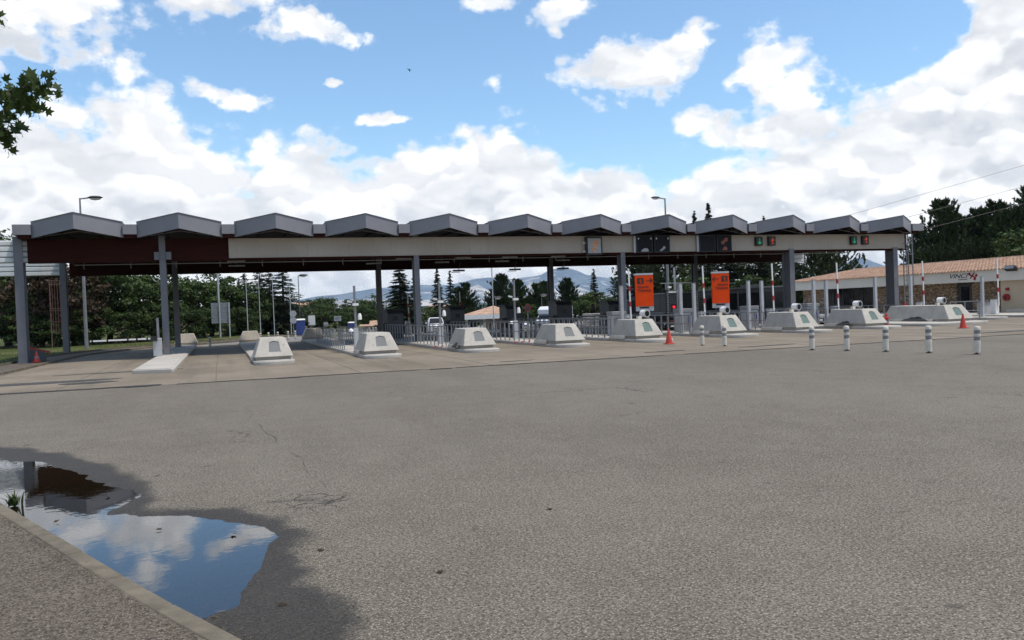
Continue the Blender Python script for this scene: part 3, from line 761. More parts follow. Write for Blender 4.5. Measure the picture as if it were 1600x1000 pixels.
# beam brackets on the second column
part('bracket', MB().box(-2.8, -2.58, FY - 0.33, FY - 0.29, 4.62, 4.98), 'column', cn, world=True)
part('bracket', MB().box(-2.3, -2.06, FY - 0.33, FY - 0.29, 4.62, 4.98), 'column', cn, world=True)
part('front_beam', MB().box(-8.0, 42.9, FY - 0.16, FY + 0.16, 4.55, 5.62), 'beam', cn, world=True)
part('rear_beam', MB().box(-8.0, 42.0, RY_ - 0.16, RY_ + 0.16, 4.5, 5.6), 'beam', cn, world=True)
for x in np.linspace(-7.6, 42.5, 13):
    part('cross_beam', MB().box(x - 0.09, x + 0.09, FY + 0.17, RY_ - 0.17, 5.1, 5.6), 'beam', cn, world=True)
part('cable_tray', MB().box(-6.6, 41.0, FY + 2.9, FY + 3.05, 4.625, 4.655), 'lightsteel', cn, world=True)
for x in np.arange(-6.2, 41, 2.1):
    part('hanger', MB().bar((x, FY + 3.0, 4.43), (x - 0.03, FY + 3.0, 4.625), 0.03), 'lightsteel', cn, world=True)
    part('hanger', MB().bar((x, FY + 3.0, 4.655), (x - 0.03, FY + 3.0, 5.6), 0.022), 'lightsteel', cn, world=True)
# roof bays: a prow-shaped gable each
W2 = 1.84
for k in range(12):
    x = -5.86 + 4.245 * k
    bay = MB()
    yb = 54.2
    RT, ET = 6.60, 6.31
    fr = [(x - W2, 40.62, ET), (x, 39.47, RT), (x + W2, 40.62, ET)]
    bk = [(x - W2, yb - 1.15, ET), (x, yb, RT), (x + W2, yb - 1.15, ET)]
    t0 = 0.02
    rf = part('roof_bay', MB().add([*fr, *bk], [(0, 1, 4, 3), (1, 2, 5, 4)]).add([(a, b, c - 0.06) for a, b, c in fr + bk], [(3, 4, 1, 0), (4, 5, 2, 1)]), 'roof', cn, world=True)
    lo = 0.30
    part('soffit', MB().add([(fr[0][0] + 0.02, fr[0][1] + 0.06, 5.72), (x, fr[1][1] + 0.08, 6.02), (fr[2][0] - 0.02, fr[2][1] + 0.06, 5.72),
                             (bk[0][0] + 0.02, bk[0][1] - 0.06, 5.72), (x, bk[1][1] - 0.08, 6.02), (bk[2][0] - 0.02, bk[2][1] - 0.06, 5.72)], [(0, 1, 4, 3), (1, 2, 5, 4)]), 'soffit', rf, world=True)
    for r_ in (0.35, 0.75):      # rafters seen under the gable
        for s in (-1, 1):
            part('rafter', MB().bar((x + s * W2 * r_, 40.4, 5.99 - 0.30 * r_), (x + s * W2 * r_, 53, 5.99 - 0.30 * r_), 0.07, 0.12), 'beam', rf, world=True)
    part('purlin', MB().bar((x - W2, 40.95, 5.66), (x, 40.75, 5.93), 0.06, 0.05), 'column', rf, world=True)
    part('purlin', MB().bar((x, 40.75, 5.93), (x + W2, 40.95, 5.66), 0.06, 0.05), 'column', rf, world=True)
    for s in (-1, 1):
        for yy, ye, sg in ((39.47, 40.62, 1), (yb, yb - 1.15, -1)):
            q = [(x, yy, 5.92), (x + s * W2, ye, 5.62), (x + s * W2, ye, ET + 0.02), (x, yy, RT + 0.02)]
            q2 = [(a, b + sg * 0.05, c) for a, b, c in q]
            part('fascia', MB().add(q + q2, [(0, 1, 2, 3), (7, 6, 5, 4), (0, 4, 5, 1), (1, 5, 6, 2), (2, 6, 7, 3), (3, 7, 4, 0)]), 'fascia', rf, world=True)
            part('cap_flashing', MB().bar((x, yy - sg * 0.012, RT + 0.03), (x + s * W2, ye - sg * 0.012, ET + 0.03), 0.05, 0.022), 'column', rf, world=True)
for k in range(13):
    x = -5.86 - 2.1225 + 4.245 * k
    gb = part('gutter_box', MB().box(x - 0.29, x + 0.29, 40.48, 54.0, 5.76, 6.21) if 0 < k < 12 else MB().box(x - 0.29 - (0.13 if k == 0 else 0), x + 0.29 + (0.35 if k == 12 else 0), 40.48, 54.0, 5.76, 6.21), 'fascia', cn, world=True)
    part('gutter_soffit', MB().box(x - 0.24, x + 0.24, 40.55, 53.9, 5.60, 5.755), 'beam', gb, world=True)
# pale band on the front beam, sheet by sheet
bx = np.r_[0.5, np.arange(4.2, 42, 4.2), 42.6]
for i in range(len(bx) - 1):
    part('band_panel', MB().box(bx[i] + 0.004, bx[i + 1] - 0.004, 41.12, 41.2, 4.70, 5.60), 'bandw', cn, world=True)
part('band_edge', MB().box(0.5, 42.6, 41.10, 41.22, 4.655, 4.697), 'bandw', cn, world=True)
# pale ribbed cladding at the left ends of both beams and the right end of the rear one
for (x0, x1, y, z0, z1) in ((-11.6, -8.02, FY - 0.02, 4.58, 5.60), (-13.0, -8.3, RY_ - 0.02, 4.55, 5.36), (42.05, 43.5, RY_ - 0.02, 4.45, 5.35)):
    n = 4 if z1 - z0 > 0.95 else 3
    for k in range(n):
        h = (z1 - z0) / n; a = z0 + k * h
        part('cladding_slat', MB().prism_x([(y, a + 0.012), (y - 0.05, a + 0.05), (y - 0.05, a + h - 0.05), (y, a + h - 0.012), (y + 0.03, a + h - 0.012), (y + 0.03, a + 0.012)], x0, x1), 'slat', cn, world=True)
    part('cladding_frame', MB().box(x0, x1, y + 0.032, y + 0.06, z0, z1), 'column', cn, world=True)
# lamps under the roof
lampme = MB().prism_x([(-0.10, 0.0), (0.10, 0.0), (0.07, 0.07), (-0.07, 0.07)], -0.45, 0.45).mesh('ceiling_light')
for i, (x, y) in enumerate([(0.9, 45.0), (1.0, 49), (9.9, 45), (8.9, 49), (13.4, 45), (13.2, 49), (17.2, 49), (19.5, 45.2), (21.5, 49), (16.3, 45)]):
    o = share('ceiling_light', lampme, 'lamp', cn, (x - 17.5, y - 47.0, 4.72))
    part('stem', MB().box(-0.02, 0.02, -0.02, 0.02, 0.07, 0.9), 'column', o)
cam_me = MB().prism_x([(-0.12, 0), (0.12, 0.03), (0.12, 0.12), (-0.12, 0.12)], -0.38, 0.38).mesh('traffic_sensor')
for i, x in enumerate((14.7, 18.6, 22.1)):
    s = thing('traffic_sensor', f'{("left", "middle", "right")[i]} of three dark sensor units hanging under the rear beam before the mountains', 'sensor', (x, 50.5, 4.22), 0, 'sensors under the rear beam')
    share('housing', cam_me, 'darkmetal', s)
    part('arm', MB().bar((0, 0, 0.1), (0.15, 0, 0.6), 0.05), 'darkmetal', s)
    part('plate', MB().box(-0.5, 0.1, -0.03, 0.03, -0.06, -0.02), 'darkmetal', s)
# access ladder by the last column
ld = thing('access_ladder', 'caged steel access ladder beside the rightmost canopy column', 'ladder', (42.75, 41.2, 0.15))
for s in (-0.2, 0.2):
    part('stile', MB().box(s - 0.025, s + 0.025, -0.025, 0.025, 0, 5.9), 'steel', ld)
for z in np.arange(0.3, 5.9, 0.3):
    part('rung', MB().box(-0.175, 0.175, -0.015, 0.015, z - 0.015, z + 0.015), 'steel', ld)
for z in np.arange(2.0, 5.6, 0.7):
    t = np.linspace(0, math.pi, 9)
    part('hoop', MB().tube([(0.34 * math.cos(a), -0.02 - 0.5 * math.sin(a), z) for a in t], 0.018, 5), 'steel', ld)
for a in (0.6, 1.57, 2.5):
    part('cage_bar', MB().box(0.34 * math.cos(a) - 0.015, 0.34 * math.cos(a) + 0.015, -0.035 - 0.5 * math.sin(a), -0.005 - 0.5 * math.sin(a), 2.0, 5.5), 'steel', ld)

# ------------------------------------------------------------------ islands
NOSE_Y = 31.0
for i, x in enumerate(ISL):
    y0 = 29.2 if i == 0 else (NOSE_Y - 0.75 if i < 10 else 33.5)
    y1 = 56.6 if i <= 2 else 56.0
    hw = 0.72 if i else 0.66
    if i == 9: x, hw = 35.2, 2.0
    w_ = ['white-topped island under the second canopy column, without a nose block', ] + [f'low kerbed concrete island carrying the {ORD[k]} crash block from the left' for k in range(9)] + ['low kerbed concrete island under the rightmost canopy column']
    it = thing('traffic_island', w_[i], 'traffic island', (x, (y0 + y1) / 2, 0), 0, 'toll islands')
    n = 9
    r = hw
    if i:
        tt = np.linspace(math.pi, 2 * math.pi, n)
        front = [(x + r * math.cos(a), y0 + 0.45 + 0.45 * math.sin(a)) for a in tt]
    else:
        front = [(x - r, y0 + 0.5), (x + r * 0.9, y0), (x + r, y0 + 0.1)]
    poly = front + [(x + r, y1), (x - r, y1)]
    part('kerb', MB().prism_z(poly, 0.0, 0.135), 'island', it, world=True, bevel=0.02)
    cx_ = x; inn = [(cx_ + (a - cx_) * 0.87, b + (0.09 if b < y0 + 1 else -0.09)) for a, b in poly]
    ycut = np.r_[y0 + 0.0, np.arange(y0 + 4.0, y1 - 1, 4.0), y1 - 0.09]
    for q in range(len(ycut) - 1):
        if q == 0:
            pl = inn[:-2] + [(x + r * 0.87, ycut[1] - 0.012), (x - r * 0.87, ycut[1] - 0.012)]
        else:
            pl = [(x - r * 0.87, ycut[q] + 0.012), (x + r * 0.87, ycut[q] + 0.012), (x + r * 0.87, ycut[q + 1] - 0.012), (x - r * 0.87, ycut[q + 1] - 0.012)]
        part('paving_slab', MB().prism_z(pl, 0.12, 0.150), 'island', it, world=True)

# ------------------------------------------------------------------ crash noses
def nose_mesh(root, L, wb=0.70, wt=0.45, zt=0.96, zb=0.27, lens='niche', notch=False, uc=0.52, hv=True):
    fy, ty = 0.0, 0.50
    A = [Vector((-wb, fy, zb)), Vector((wb, fy, zb)), Vector((wt, ty, zt)), Vector((-wt, ty, zt))]      # front face bl br tr tl
    B = [Vector((-wb, L, zb)), Vector((wb, L, zb)), Vector((wt, L - 0.3, zt)), Vector((-wt, L - 0.3, zt))]
    def fp(u, v):
        b_ = A[0].lerp(A[1], u); t_ = A[3].lerp(A[2], u); return b_.lerp(t_, v)
    u0, u1, v0, v1 = uc - 0.155, uc + 0.175, 0.25, 0.82
    I = [fp(u0, v0), fp(u1, v0), fp(u1, v1 - 0.06), fp(u0 + 0.5 * (u1 - u0), v1), fp(u0, v1 - 0.06)]
    D = [p + Vector((0, 0.05, -0.01)) for p in I]
    m_ = MB()
    nA = 0; vs = A + B + I + D       # A0-3 B4-7 I8-12 D13-17
    fs = [(4, 7, 6, 5), (3, 2, 6, 7), (0, 3, 7, 4), (1, 5, 6, 2), (0, 4, 5, 1),
          (0, 1, 9, 8), (1, 2, 10, 9), (2, 3, 12, 11, 10), (3, 0, 8, 12)]
    for a, b in ((8, 9), (9, 10), (10, 11), (11, 12), (12, 8)):
        fs.append((a, b, b + 5, a + 5))
    fs.append((13, 14, 15, 16, 17))
    m_.add(vs, fs)
    bo = part('body', m_, 'nose', root, bevel=0.045)
    C = [p + Vector((0, -0.016, 0.006)) for p in D]
    part('window_panel', MB().add(C, [(0, 1, 2, 3, 4)]), lens, bo)
    pl = MB().hexa([(-wb * 0.86, 0.16, 0.13), (wb * 0.86, 0.16, 0.13), (wb * 0.95, L, 0.13), (-wb * 0.95, L, 0.13), (-wb * 0.88, 0.14, 0.272), (wb * 0.88, 0.14, 0.272), (wb * 0.96, L, 0.272), (-wb * 0.96, L, 0.272)])
    part('plinth', pl, 'nose', root, bevel=0.015)
    for s in (-1, 1):
        rb = MB().hexa([(s * wb * 0.9, 1.0, 0.12), (s * (wb + 0.07), 1.0, 0.12), (s * (wb + 0.07), L, 0.12), (s * wb * 0.9, L, 0.12),
                 (s * wb * 0.9, 1.0, 0.30), (s * (wb + 0.004), 1.0, 0.285), (s * (wb + 0.004), L, 0.285), (s * wb * 0.9, L, 0.30)])
        part('skirt', rb, 'nose', root, bevel=0.01)
    if notch:
        pr = [(0.75, 0.20), (0.86, 0.27), (0.98, 0.30), (1.06, 0.38), (1.2, 0.42), (1.33, 0.37), (1.42, 0.39), (1.55, 0.31), (1.72, 0.28), (1.8, 0.20)]
        pr = [(a * L / 2.6, z) for a, z in pr]
        xs_ = lambda z: -wb + max(0, z - 0.27) * (wb - wt) / (zt - zb) - 0.075 * (z < 0.28)
        n_ = len(pr)
        part('broken_edge', MB().add([(xs_(z) - 0.008, a, z) for a, z in pr] + [(xs_(z) + 0.05, a, z) for a, z in pr], [tuple(range(n_))] + [(i, n_ + i, n_ + (i + 1) % n_, (i + 1) % n_) for i in range(n_)]), 'darkmetal', root)
NL = ['clean pale crash block, leftmost and standing alone near the white-topped island', 'pale concrete crash block, second from left, in front of the first dark kiosk', 'pale crash block, third from left, with dark scrape at its lower left',
      'pale concrete crash block, fourth from left, under the middle of the canopy', 'concrete crash block carrying the left orange sign, traffic cone at its right', 'concrete crash block carrying the right orange sign behind two short posts',
      'concrete crash block with a round lamp on top in front of the silver car', 'concrete crash block with round lamp and torn lower edge, red cone at its right', 'rightmost and longest concrete crash block, torn lower edge, before the stone building']
noses = []
for k in range(9):
    x = ISL[k + 1]
    r_ = thing('crash_block', NL[k], 'crash block', (x, NOSE_Y + (0.4 if k >= 4 else 0), 0), 0, 'concrete noses at the island fronts')
    nose_mesh(r_, [2.3, 2.3, 2.3, 2.4, 2.5, 2.6, 2.6, 2.9, 4.4][k], wb=0.70 if k < 8 else 0.88, wt=0.45 if k < 8 else 0.62, lens='niche' if k < 4 else 'lens', notch=k in (2, 7, 8), zt=0.96 if k < 4 else 1.0)
    noses.append(r_)
# low blocks at the far ends of the three left islands
for i, (x, y, lb) in enumerate([(-2.15, 55.3, 'small pale concrete block at the far end of the white-topped island'), (1.75, 55.2, 'small pale concrete block behind the leftmost crash block'), (5.75, 54.8, 'small pale concrete block beside the start of the railings')]):
    r_ = thing('end_block', lb, 'concrete block', (x, y, 0.15), 0, 'blocks at the far island ends')
    m_ = MB().hexa([(-0.70, 0, 0.12), (0.70, 0, 0.12), (0.70, 1.1, 0.12), (-0.70, 1.1, 0.12), (-0.42, 0.25, 0.72), (0.48, 0.25, 0.72), (0.48, 0.9, 0.72), (-0.42, 0.9, 0.72)])
    part('body', m_, 'nose', r_, bevel=0.03)
    part('plinth', MB().box(-0.66, 0.66, 0.04, 1.06, 0, 0.121), 'nose', r_)

# ------------------------------------------------------------------ railings on the islands
bar_me = MB().box(-0.022, 0.022, -0.022, 0.022, 0.0, 0.86).mesh('bar')
def railing(x, y0, y1, z, label, step=0.68):
    r = thing('railing', label, 'railing', (x, (y0 + y1) / 2, z), 0, 'steel railings along the islands')
    h = (y1 - y0) / 2
    part('top_rail', MB().box(-0.022, 0.022, -h, h, 0.86, 0.90), 'steel', r)
    part('middle_rail', MB().box(-0.016, 0.016, -h, h, 0.44, 0.47), 'steel', r)
    n = max(2, int(round((y1 - y0) / step)))
    for k in range(n + 1):
        share('bar', bar_me, 'steel', r, (0, -h + 0.03 + (2 * h - 0.06) * k / n, 0))
    return r
for k in range(1, 8):
    x = ISL[k + 1]
    f0 = 36.6 if k == 1 else 33.9 + 0.3 * (k % 2)
    railing(x - 0.62, f0, 47.5, 0.15, f'grey steel railing on the left edge of the island behind the {ORD[k]} crash block')
    railing(x + 0.62, f0 + 0.6, 47.5, 0.15, f'grey steel railing on the right edge of the island behind the {ORD[k]} crash block', 0.72)
railing(33.4, 35.2, 47, 0.15, 'grey steel railing at the left of the longest crash block near the stone building', 1.0)
railing(37.05, 36.2, 46, 0.15, 'grey steel railing behind the longest crash block', 1.2)
r = thing('guard_rail', 'short grey guard rail across the island at far right before the stone wall', 'railing', (39.7, 34.2, 0.0))
for a in (-1.1, 0, 1.1): part('post', MB().box(a - 0.025, a + 0.025, -0.025, 0.025, 0, 1.1), 'steel', r)
for z in (0.55, 1.08): part('rail', MB().box(-1.12, 1.12, -0.02, 0.02, z, z + 0.045), 'steel', r)

# ------------------------------------------------------------------ camera masts
for i, (x, y, kx) in enumerate([(5.72, 36.6, 0), (9.82, 37.2, 1), (13.8, 37.7, 2)]):
    p = thing('camera_mast', f'grey mast with two small cameras behind the {("second", "third", "fourth")[i]} crash block', 'camera mast', (x, y, 0.15), 0, 'camera masts')
    part('pole', MB().tube([(0, 0, 0.9), (0, 0, 2.95 if i else 2.85)], 0.055, 8), 'steel', p, smooth=True)
    part('base_post', MB().box(-0.10, 0.10, -0.10, 0.10, 0, 0.95), 'lightsteel', p)
    c1 = part('camera', MB().box(-0.13, 0.13, -0.24, -0.06, 1.95, 2.06), 'white', p)
    part('bracket', MB().box(-0.03, 0.03, -0.08, 0.0, 1.98, 2.03), 'darkmetal', c1)
    c2 = part('camera', MB().bar((-0.34, -0.05, 2.17), (-0.14, -0.12, 2.12), 0.10, 0.08), 'white', p)
    part('bracket', MB().bar((-0.2, -0.06, 2.1), (0, 0, 2.0), 0.025), 'darkmetal', c2)
    part('speaker', MB().lathe([(0.03, 0), (0.10, 0.02), (0.09, 0.2), (0.05, 0.3)], (0.19, -0.03, 1.3), 10), 'white', p, smooth=True)
    part('bracket', MB().bar((0.18, -0.03, 1.5), (0, 0, 1.55), 0.04), 'darkmetal', p)
    part('dome', MB().lathe([(0.11, 0), (0.12, 0.05), (0.08, 0.12), (0.02, 0.15)], (-0.22, -0.05, 0.78), 10), 'white', p, smooth=True)

# ------------------------------------------------------------------ payment kiosks on the middle islands
for i, (x, y, w, h) in enumerate([(9.85, 48.2, 0.47, 1.72), (13.8, 48.5, 0.45, 1.78), (17.9, 49.4, 0.55, 1.72), (21.7, 50.0, 0.55, 1.85), (25.8, 50.4, 0.6, 1.75)]):
    kx = thing('payment_kiosk', f'dark grey payment kiosk, {ORD[i] if i else "leftmost"} of the row seen between the columns', 'kiosk', (x, y, 0.15), 0, 'dark kiosks on the islands')
    part('cabinet', MB().prism_x([(-0.5, 0), (1.0, 0), (1.0, h), (-0.2, h), (-0.5, h - 0.22)], -w, w), 'booth', kx, bevel=0.03)
    part('roof', MB().box(-w - 0.07, w + 0.05, -0.3, 1.1, h + 0.002, h + 0.06), 'black', kx)
    part('plinth', MB().box(-w + 0.05, w - 0.05, -0.42, 0.95, 0.0, 0.02), 'black', kx)
    part('screen', MB().box(-0.14, 0.14, -0.516, -0.503, 1.1, 1.35), 'glassd', kx)
    part('side_box', MB().box(-w - 0.26, -w - 0.003, -0.3, 0.3, 0.35, 0.95), 'black', kx)

# ------------------------------------------------------------------ long dark booths further right
def booth(name, label, x0, x1, y0, y1, h, glazed):
    b = thing(name, label, 'booth', ((x0 + x1) / 2, (y0 + y1) / 2, 0.15))
    hx, hy = (x1 - x0) / 2, (y1 - y0) / 2
    part('wall', MB().box(-hx, hx, -hy, hy, 0, h), 'booth', b)
    rf = part('roof', MB().box(-hx - 0.18, hx + 0.18, -hy - 0.18, hy + 0.18, h + 0.002, h + 0.09), 'boothtrim', b)
    part('roof_duct', MB().box(-hx * 0.4, hx * 0.4, -hy * 0.5, -hy * 0.2, h + 0.09, h + 0.28), 'boothtrim', rf)
    if glazed:
        n = int((y1 - y0) / 1.15)
        for k in range(n):
            a = -hy + 0.12 + (2 * hy - 0.24) * k / n; c = -hy + 0.12 + (2 * hy - 0.24) * (k + 1) / n
            w = part('window', MB().box(-hx - 0.03, -hx - 0.002, a + 0.03, c - 0.03, 0.85, h - 0.28), 'glassd', b)
            for (q0, q1, z0, z1) in ((a, a + 0.05, 0.80, h - 0.23), (c - 0.05, c, 0.80, h - 0.23)):
                part('frame', MB().box(-hx - 0.05, -hx - 0.031, q0, q1, z0, z1), 'boothtrim', w)
        part('window', MB().box(-hx + 0.1, hx - 0.1, -hy - 0.03, -hy - 0.002, 0.95, h - 0.28), 'glassd', b)
    else:
        for k in range(4):
            part('panel', MB().box(-hx - 0.02, -hx - 0.002, -hy + 0.05 + k * hy / 2, -hy - 0.01 + (k + 1) * hy / 2, 0.1, h - 0.1), 'booth', b)
        part('panel', MB().box(-hx + 0.03, hx - 0.03, -hy - 0.02, -hy - 0.002, 0.1, h - 0.1), 'booth', b)
    return b
booth('toll_booth', 'long dark glazed toll booth under the canopy behind the right orange sign', 33.2, 34.9, 43.6, 51.6, 2.26, True)
booth('toll_booth', 'plain dark panelled booth behind the left orange sign', 33.0, 34.8, 53.6, 59.0, 2.2, False)
booth('toll_booth', 'small dark booth left of the left orange sign at the column foot', 28.6, 29.9, 53.2, 55.5, 1.75, False)

# ------------------------------------------------------------------ raised barriers
def barrier(label, x, y, h, lean=0.0, cab=True):
    b = thing('lane_barrier', label, 'barrier', (x, y, 0.15), 0, 'raised lane barriers')
    if cab:
        c = part('cabinet', MB().box(-0.17, 0.13, -0.19, 0.19, 0.0, 0.92), 'white', b, bevel=0.015)
        part('lid', MB().box(-0.19, 0.15, -0.21, 0.21, 0.922, 0.96), 'lightsteel', c)
        part('lock', MB().box(-0.09, -0.05, -0.2, -0.191, 0.74, 0.80), 'black', c)
    ar = part('arm', MB().bar((0.04, -0.24, 0.55), (0.04 - lean, -0.24, h - 0.15), 0.075, 0.05, (0, 1, 0)), 'white', b)
    for f in (0.34, 0.63):
        z = 0.55 + (h - 0.70) * f
        xo = 0.04 - lean * f
        part('red_band', MB().box(xo - 0.055, xo + 0.055, -0.28, -0.20, z - 0.13, z + 0.13), 'red', ar)
    return b
for lb, x, y, h in [('raised red and white barrier arm left of the left orange sign', 21.15, 39.6, 3.62), ('raised red and white barrier arm left of the right orange sign', 25.75, 39.4, 3.68),
                    ('raised red and white barrier arm between the right orange sign and the wide dark column', 29.85, 38.6, 3.70), ('raised red and white barrier arm before the left end of the stone building', 33.85, 37.9, 3.63),
                    ('raised red and white barrier arm just right of the ladder', 40.9, 38.4, 3.64), ('rightmost raised red and white barrier arm beside the beige wall', 46.2, 37.6, 3.62)]:
    barrier(lb, x, y, h, 0.06)
barrier('thin raised red and white barrier arm beside the first dark kiosk', 11.9, 53.6, 3.0, 0.05)
barrier('thin raised white barrier arm beside the second dark kiosk', 15.6, 53.8, 2.98, 0.05)
# lowered barrier of the left lane
b = thing('lane_barrier', 'lowered black and white barrier arm closing the left lane beside the second column', 'barrier', (-2.75, 40.3, 0.15))
part('cabinet', MB().box(-0.2, 0.16, -0.2, 0.2, 0, 0.82), 'lightsteel', b, bevel=0.015)
part('head', MB().box(-0.28, 0.0, -0.3, -0.201, 0.70, 0.92), 'black', b)
part('mast', MB().box(-0.05, 0.05, 0.28, 0.38, 0, 1.75), 'steel', b)
arm = part('arm', MB().box(-2.75, -0.281, -0.28, -0.23, 0.78, 0.85), 'white', b)
for a in (-2.66, -2.05, -1.22, -0.85, -0.42):
    part('black_band', MB().box(a - 0.035, a + 0.035, -0.286, -0.224, 0.774, 0.856), 'black', arm)

# ------------------------------------------------------------------ square posts and ticket machines behind the right noses
posts = [(17.88, 34.1, 2.58, 'left of the left orange sign beside its column'), (21.72, 35.1, 2.62, 'right of the left orange sign'), (22.5, 35.1, 2.62, 'just left of the barrier at the right orange sign'),
         (25.78, 35.1, 2.66, 'right of the right orange sign'), (26.6, 35.1, 2.64, 'beside the barrier right of the right orange sign'), (29.86, 35.0, 2.60, 'at the left end of the stone building'),
         (30.68, 35.0, 2.56, 'before the dark windows of the stone building'), (33.95, 34.9, 2.66, 'left of the rightmost canopy column'), (37.75, 36.1, 2.73, 'right of the ladder'), (41.9, 34.9, 2.64, 'beside the red emblem at far right')]
for i, (x, y, h, w) in enumerate(posts):
    p = thing('lane_post', f'tall pale square steel post {w}', 'post', (x, y, 0.15 if x < 41 else 0.0), 0, 'tall square posts on the islands')
    part('shaft', MB().box(-0.075, 0.075, -0.075, 0.075, 0, h - 0.15), 'lightsteel', p, bevel=0.01)
    part('foot', MB().box(-0.14, 0.14, -0.14, 0.14, 0.0, 0.02), 'steel', p)
    part('cap', MB().box(-0.085, 0.085, -0.085, 0.085, h - 0.149, h - 0.13), 'steel', p)
for i, (x, y, w) in enumerate([(18.55, 36.0, 'behind the crash block with the left orange sign'), (22.55, 36.3, 'left of the crash block with the right orange sign'), (26.45, 36.0, 'between the right orange sign and the silver car'), (30.4, 36.0, 'right of the silver car')]):
    p = thing('ticket_machine', f'pale grey ticket machine {w}', 'ticket machine', (x, y, 0.15), 0, 'ticket machines')
    part('body', MB().box(-0.36, 0.36, -0.28, 0.28, 0.0, 1.0), 'lightsteel', p, bevel=0.02)
    part('hood', MB().box(-0.40, 0.40, -0.33, 0.3, 1.002, 1.2), 'boothtrim', p, bevel=0.02)
    part('panel', MB().box(-0.30, 0.30, -0.296, -0.283, 0.1, 0.86), 'steel', p)
    part('sticker', MB().box(0.12, 0.27, -0.305, -0.298, 0.5, 0.75), 'blue', p)
# striped black beams of the height gauge behind
for i, (x, y) in enumerate([(23.4, 39.2), (26.6, 41.2)]):
    p = thing('gauge_post', f'{("left", "right")[i]} dark post with pale slanting stripes between the orange signs', 'post', (x, y, 0.15), 0, 'striped gauge posts')
    part('shaft', MB().box(-0.07, 0.07, -0.07, 0.07, 0, 2.25), 'black', p)
    for k in range(9):
        z = 0.95 + k * 0.14
        part('stripe', MB().hexa([(-0.06, -0.076, z), (0.06, -0.076, z + 0.07), (0.06, -0.072, z + 0.07), (-0.06, -0.072, z), (-0.06, -0.076, z + 0.03), (0.06, -0.076, z + 0.10), (0.06, -0.072, z + 0.10), (-0.06, -0.072, z + 0.03)]), 'panelg', p)
gr = thing('height_gauge', 'thin horizontal steel height gauge bars between the orange signs', 'height gauge', (24.6, 40.2, 0.15))
part('bar', MB().bar((-1.6, -1.0, 2.62), (1.6, 1.0, 2.66), 0.05), 'steel', gr)
part('bar', MB().bar((-1.1, -0.7, 2.12), (0.2, 0.2, 2.13), 0.05), 'white', gr)
for a in (-1.05, 0.1): part('upright', MB().box(a - 0.025, a + 0.025, a * 0.6 - 0.025, a * 0.6 + 0.025, 0, 2.62), 'steel', gr)
part('camera', MB().box(-0.95, -0.75, -0.75, -0.6, 2.35, 2.45), 'white', gr)

# ------------------------------------------------------------------ orange signs on the two middle noses
def lane_sign(label, x, y, left):
    s = thing('lane_sign', label, 'sign', (x, y, 0.95), rad(-17), 'orange lane signs')
    p0 = 0.02
    w, z0, z1 = 0.42, 0.60, 2.06
    part('post', MB().bar((0.22, 0.35, 0.0), (0.02, 0.06, 0.36), 0.12, 0.10), 'steel', s)
    part('neck', MB().box(-0.05, 0.11, 0.0, 0.12, 0.30, 0.46), 'steel', s)
    bk = part('bracket', MB().box(-0.40, 0.42, 0.0, 0.10, 0.40, 0.62), 'lightsteel', s)
    part('slot', MB().box(-0.24, 0.20, -0.006, -0.001, 0.52, 0.60), 'black', bk)
    bd = part('board', MB().box(-w, w, -0.045, 0.07, z0 + 0.021, z1), 'orange', s, bevel=0.012)
    part('top_cap', MB().box(-w - 0.01, w + 0.01, -0.05, 0.075, z1 + 0.002, z1 + 0.09), 'lightsteel', s)
    e = -1 if left else 1
    lx = -0.17 if not left else 0.20      # logo square centre
    lg = part('logo_square', MB().box(lx - 0.15, lx + 0.15, -0.052, -0.046, 1.66, 1.93), 'black', bd)
    # lower-case t with a small figure-like curl
    t_ = MB().box(lx - 0.025, lx + 0.02, -0.058, -0.053, 1.72, 1.89).box(lx - 0.07, lx + 0.08, -0.058, -0.053, 1.805, 1.84)
    part('logo_letter', t_.box(lx - 0.02, lx + 0.075, -0.0585, -0.0535, 1.70, 1.735), 'orange', lg)
    ax = 0.24 if not left else -0.24
    ar = MB().box(ax - 0.13, ax + 0.10, -0.052, -0.046, 1.782, 1.818) if not left else MB().box(ax - 0.10, ax + 0.13, -0.052, -0.046, 1.782, 1.818)
    tip = ax + e * 0.14
    for q in (-1, 1):
        ar.bar((tip, -0.0515, 1.80), (tip - e * 0.11, -0.0515, 1.80 + q * 0.11), 0.045, 0.008, (0, 1, 0))
    part('arrow', ar, 'black', bd)
    xa, al = (-0.31, 'LEFT') if not left else (0.36, 'RIGHT')
    text('Réservé', 0.155, 'black', bd, (xa, -0.050, 1.47), (math.pi / 2, 0, 0), align=al)
    text('Télépéage', 0.155, 'black', bd, (xa, -0.050, 1.31), (math.pi / 2, 0, 0), align=al)
lane_sign('orange lane sign with black logo and arrow pointing right', 18.5, 33.0, False)
lane_sign('orange lane sign with black logo and arrow pointing left', 22.72, 33.1, True)
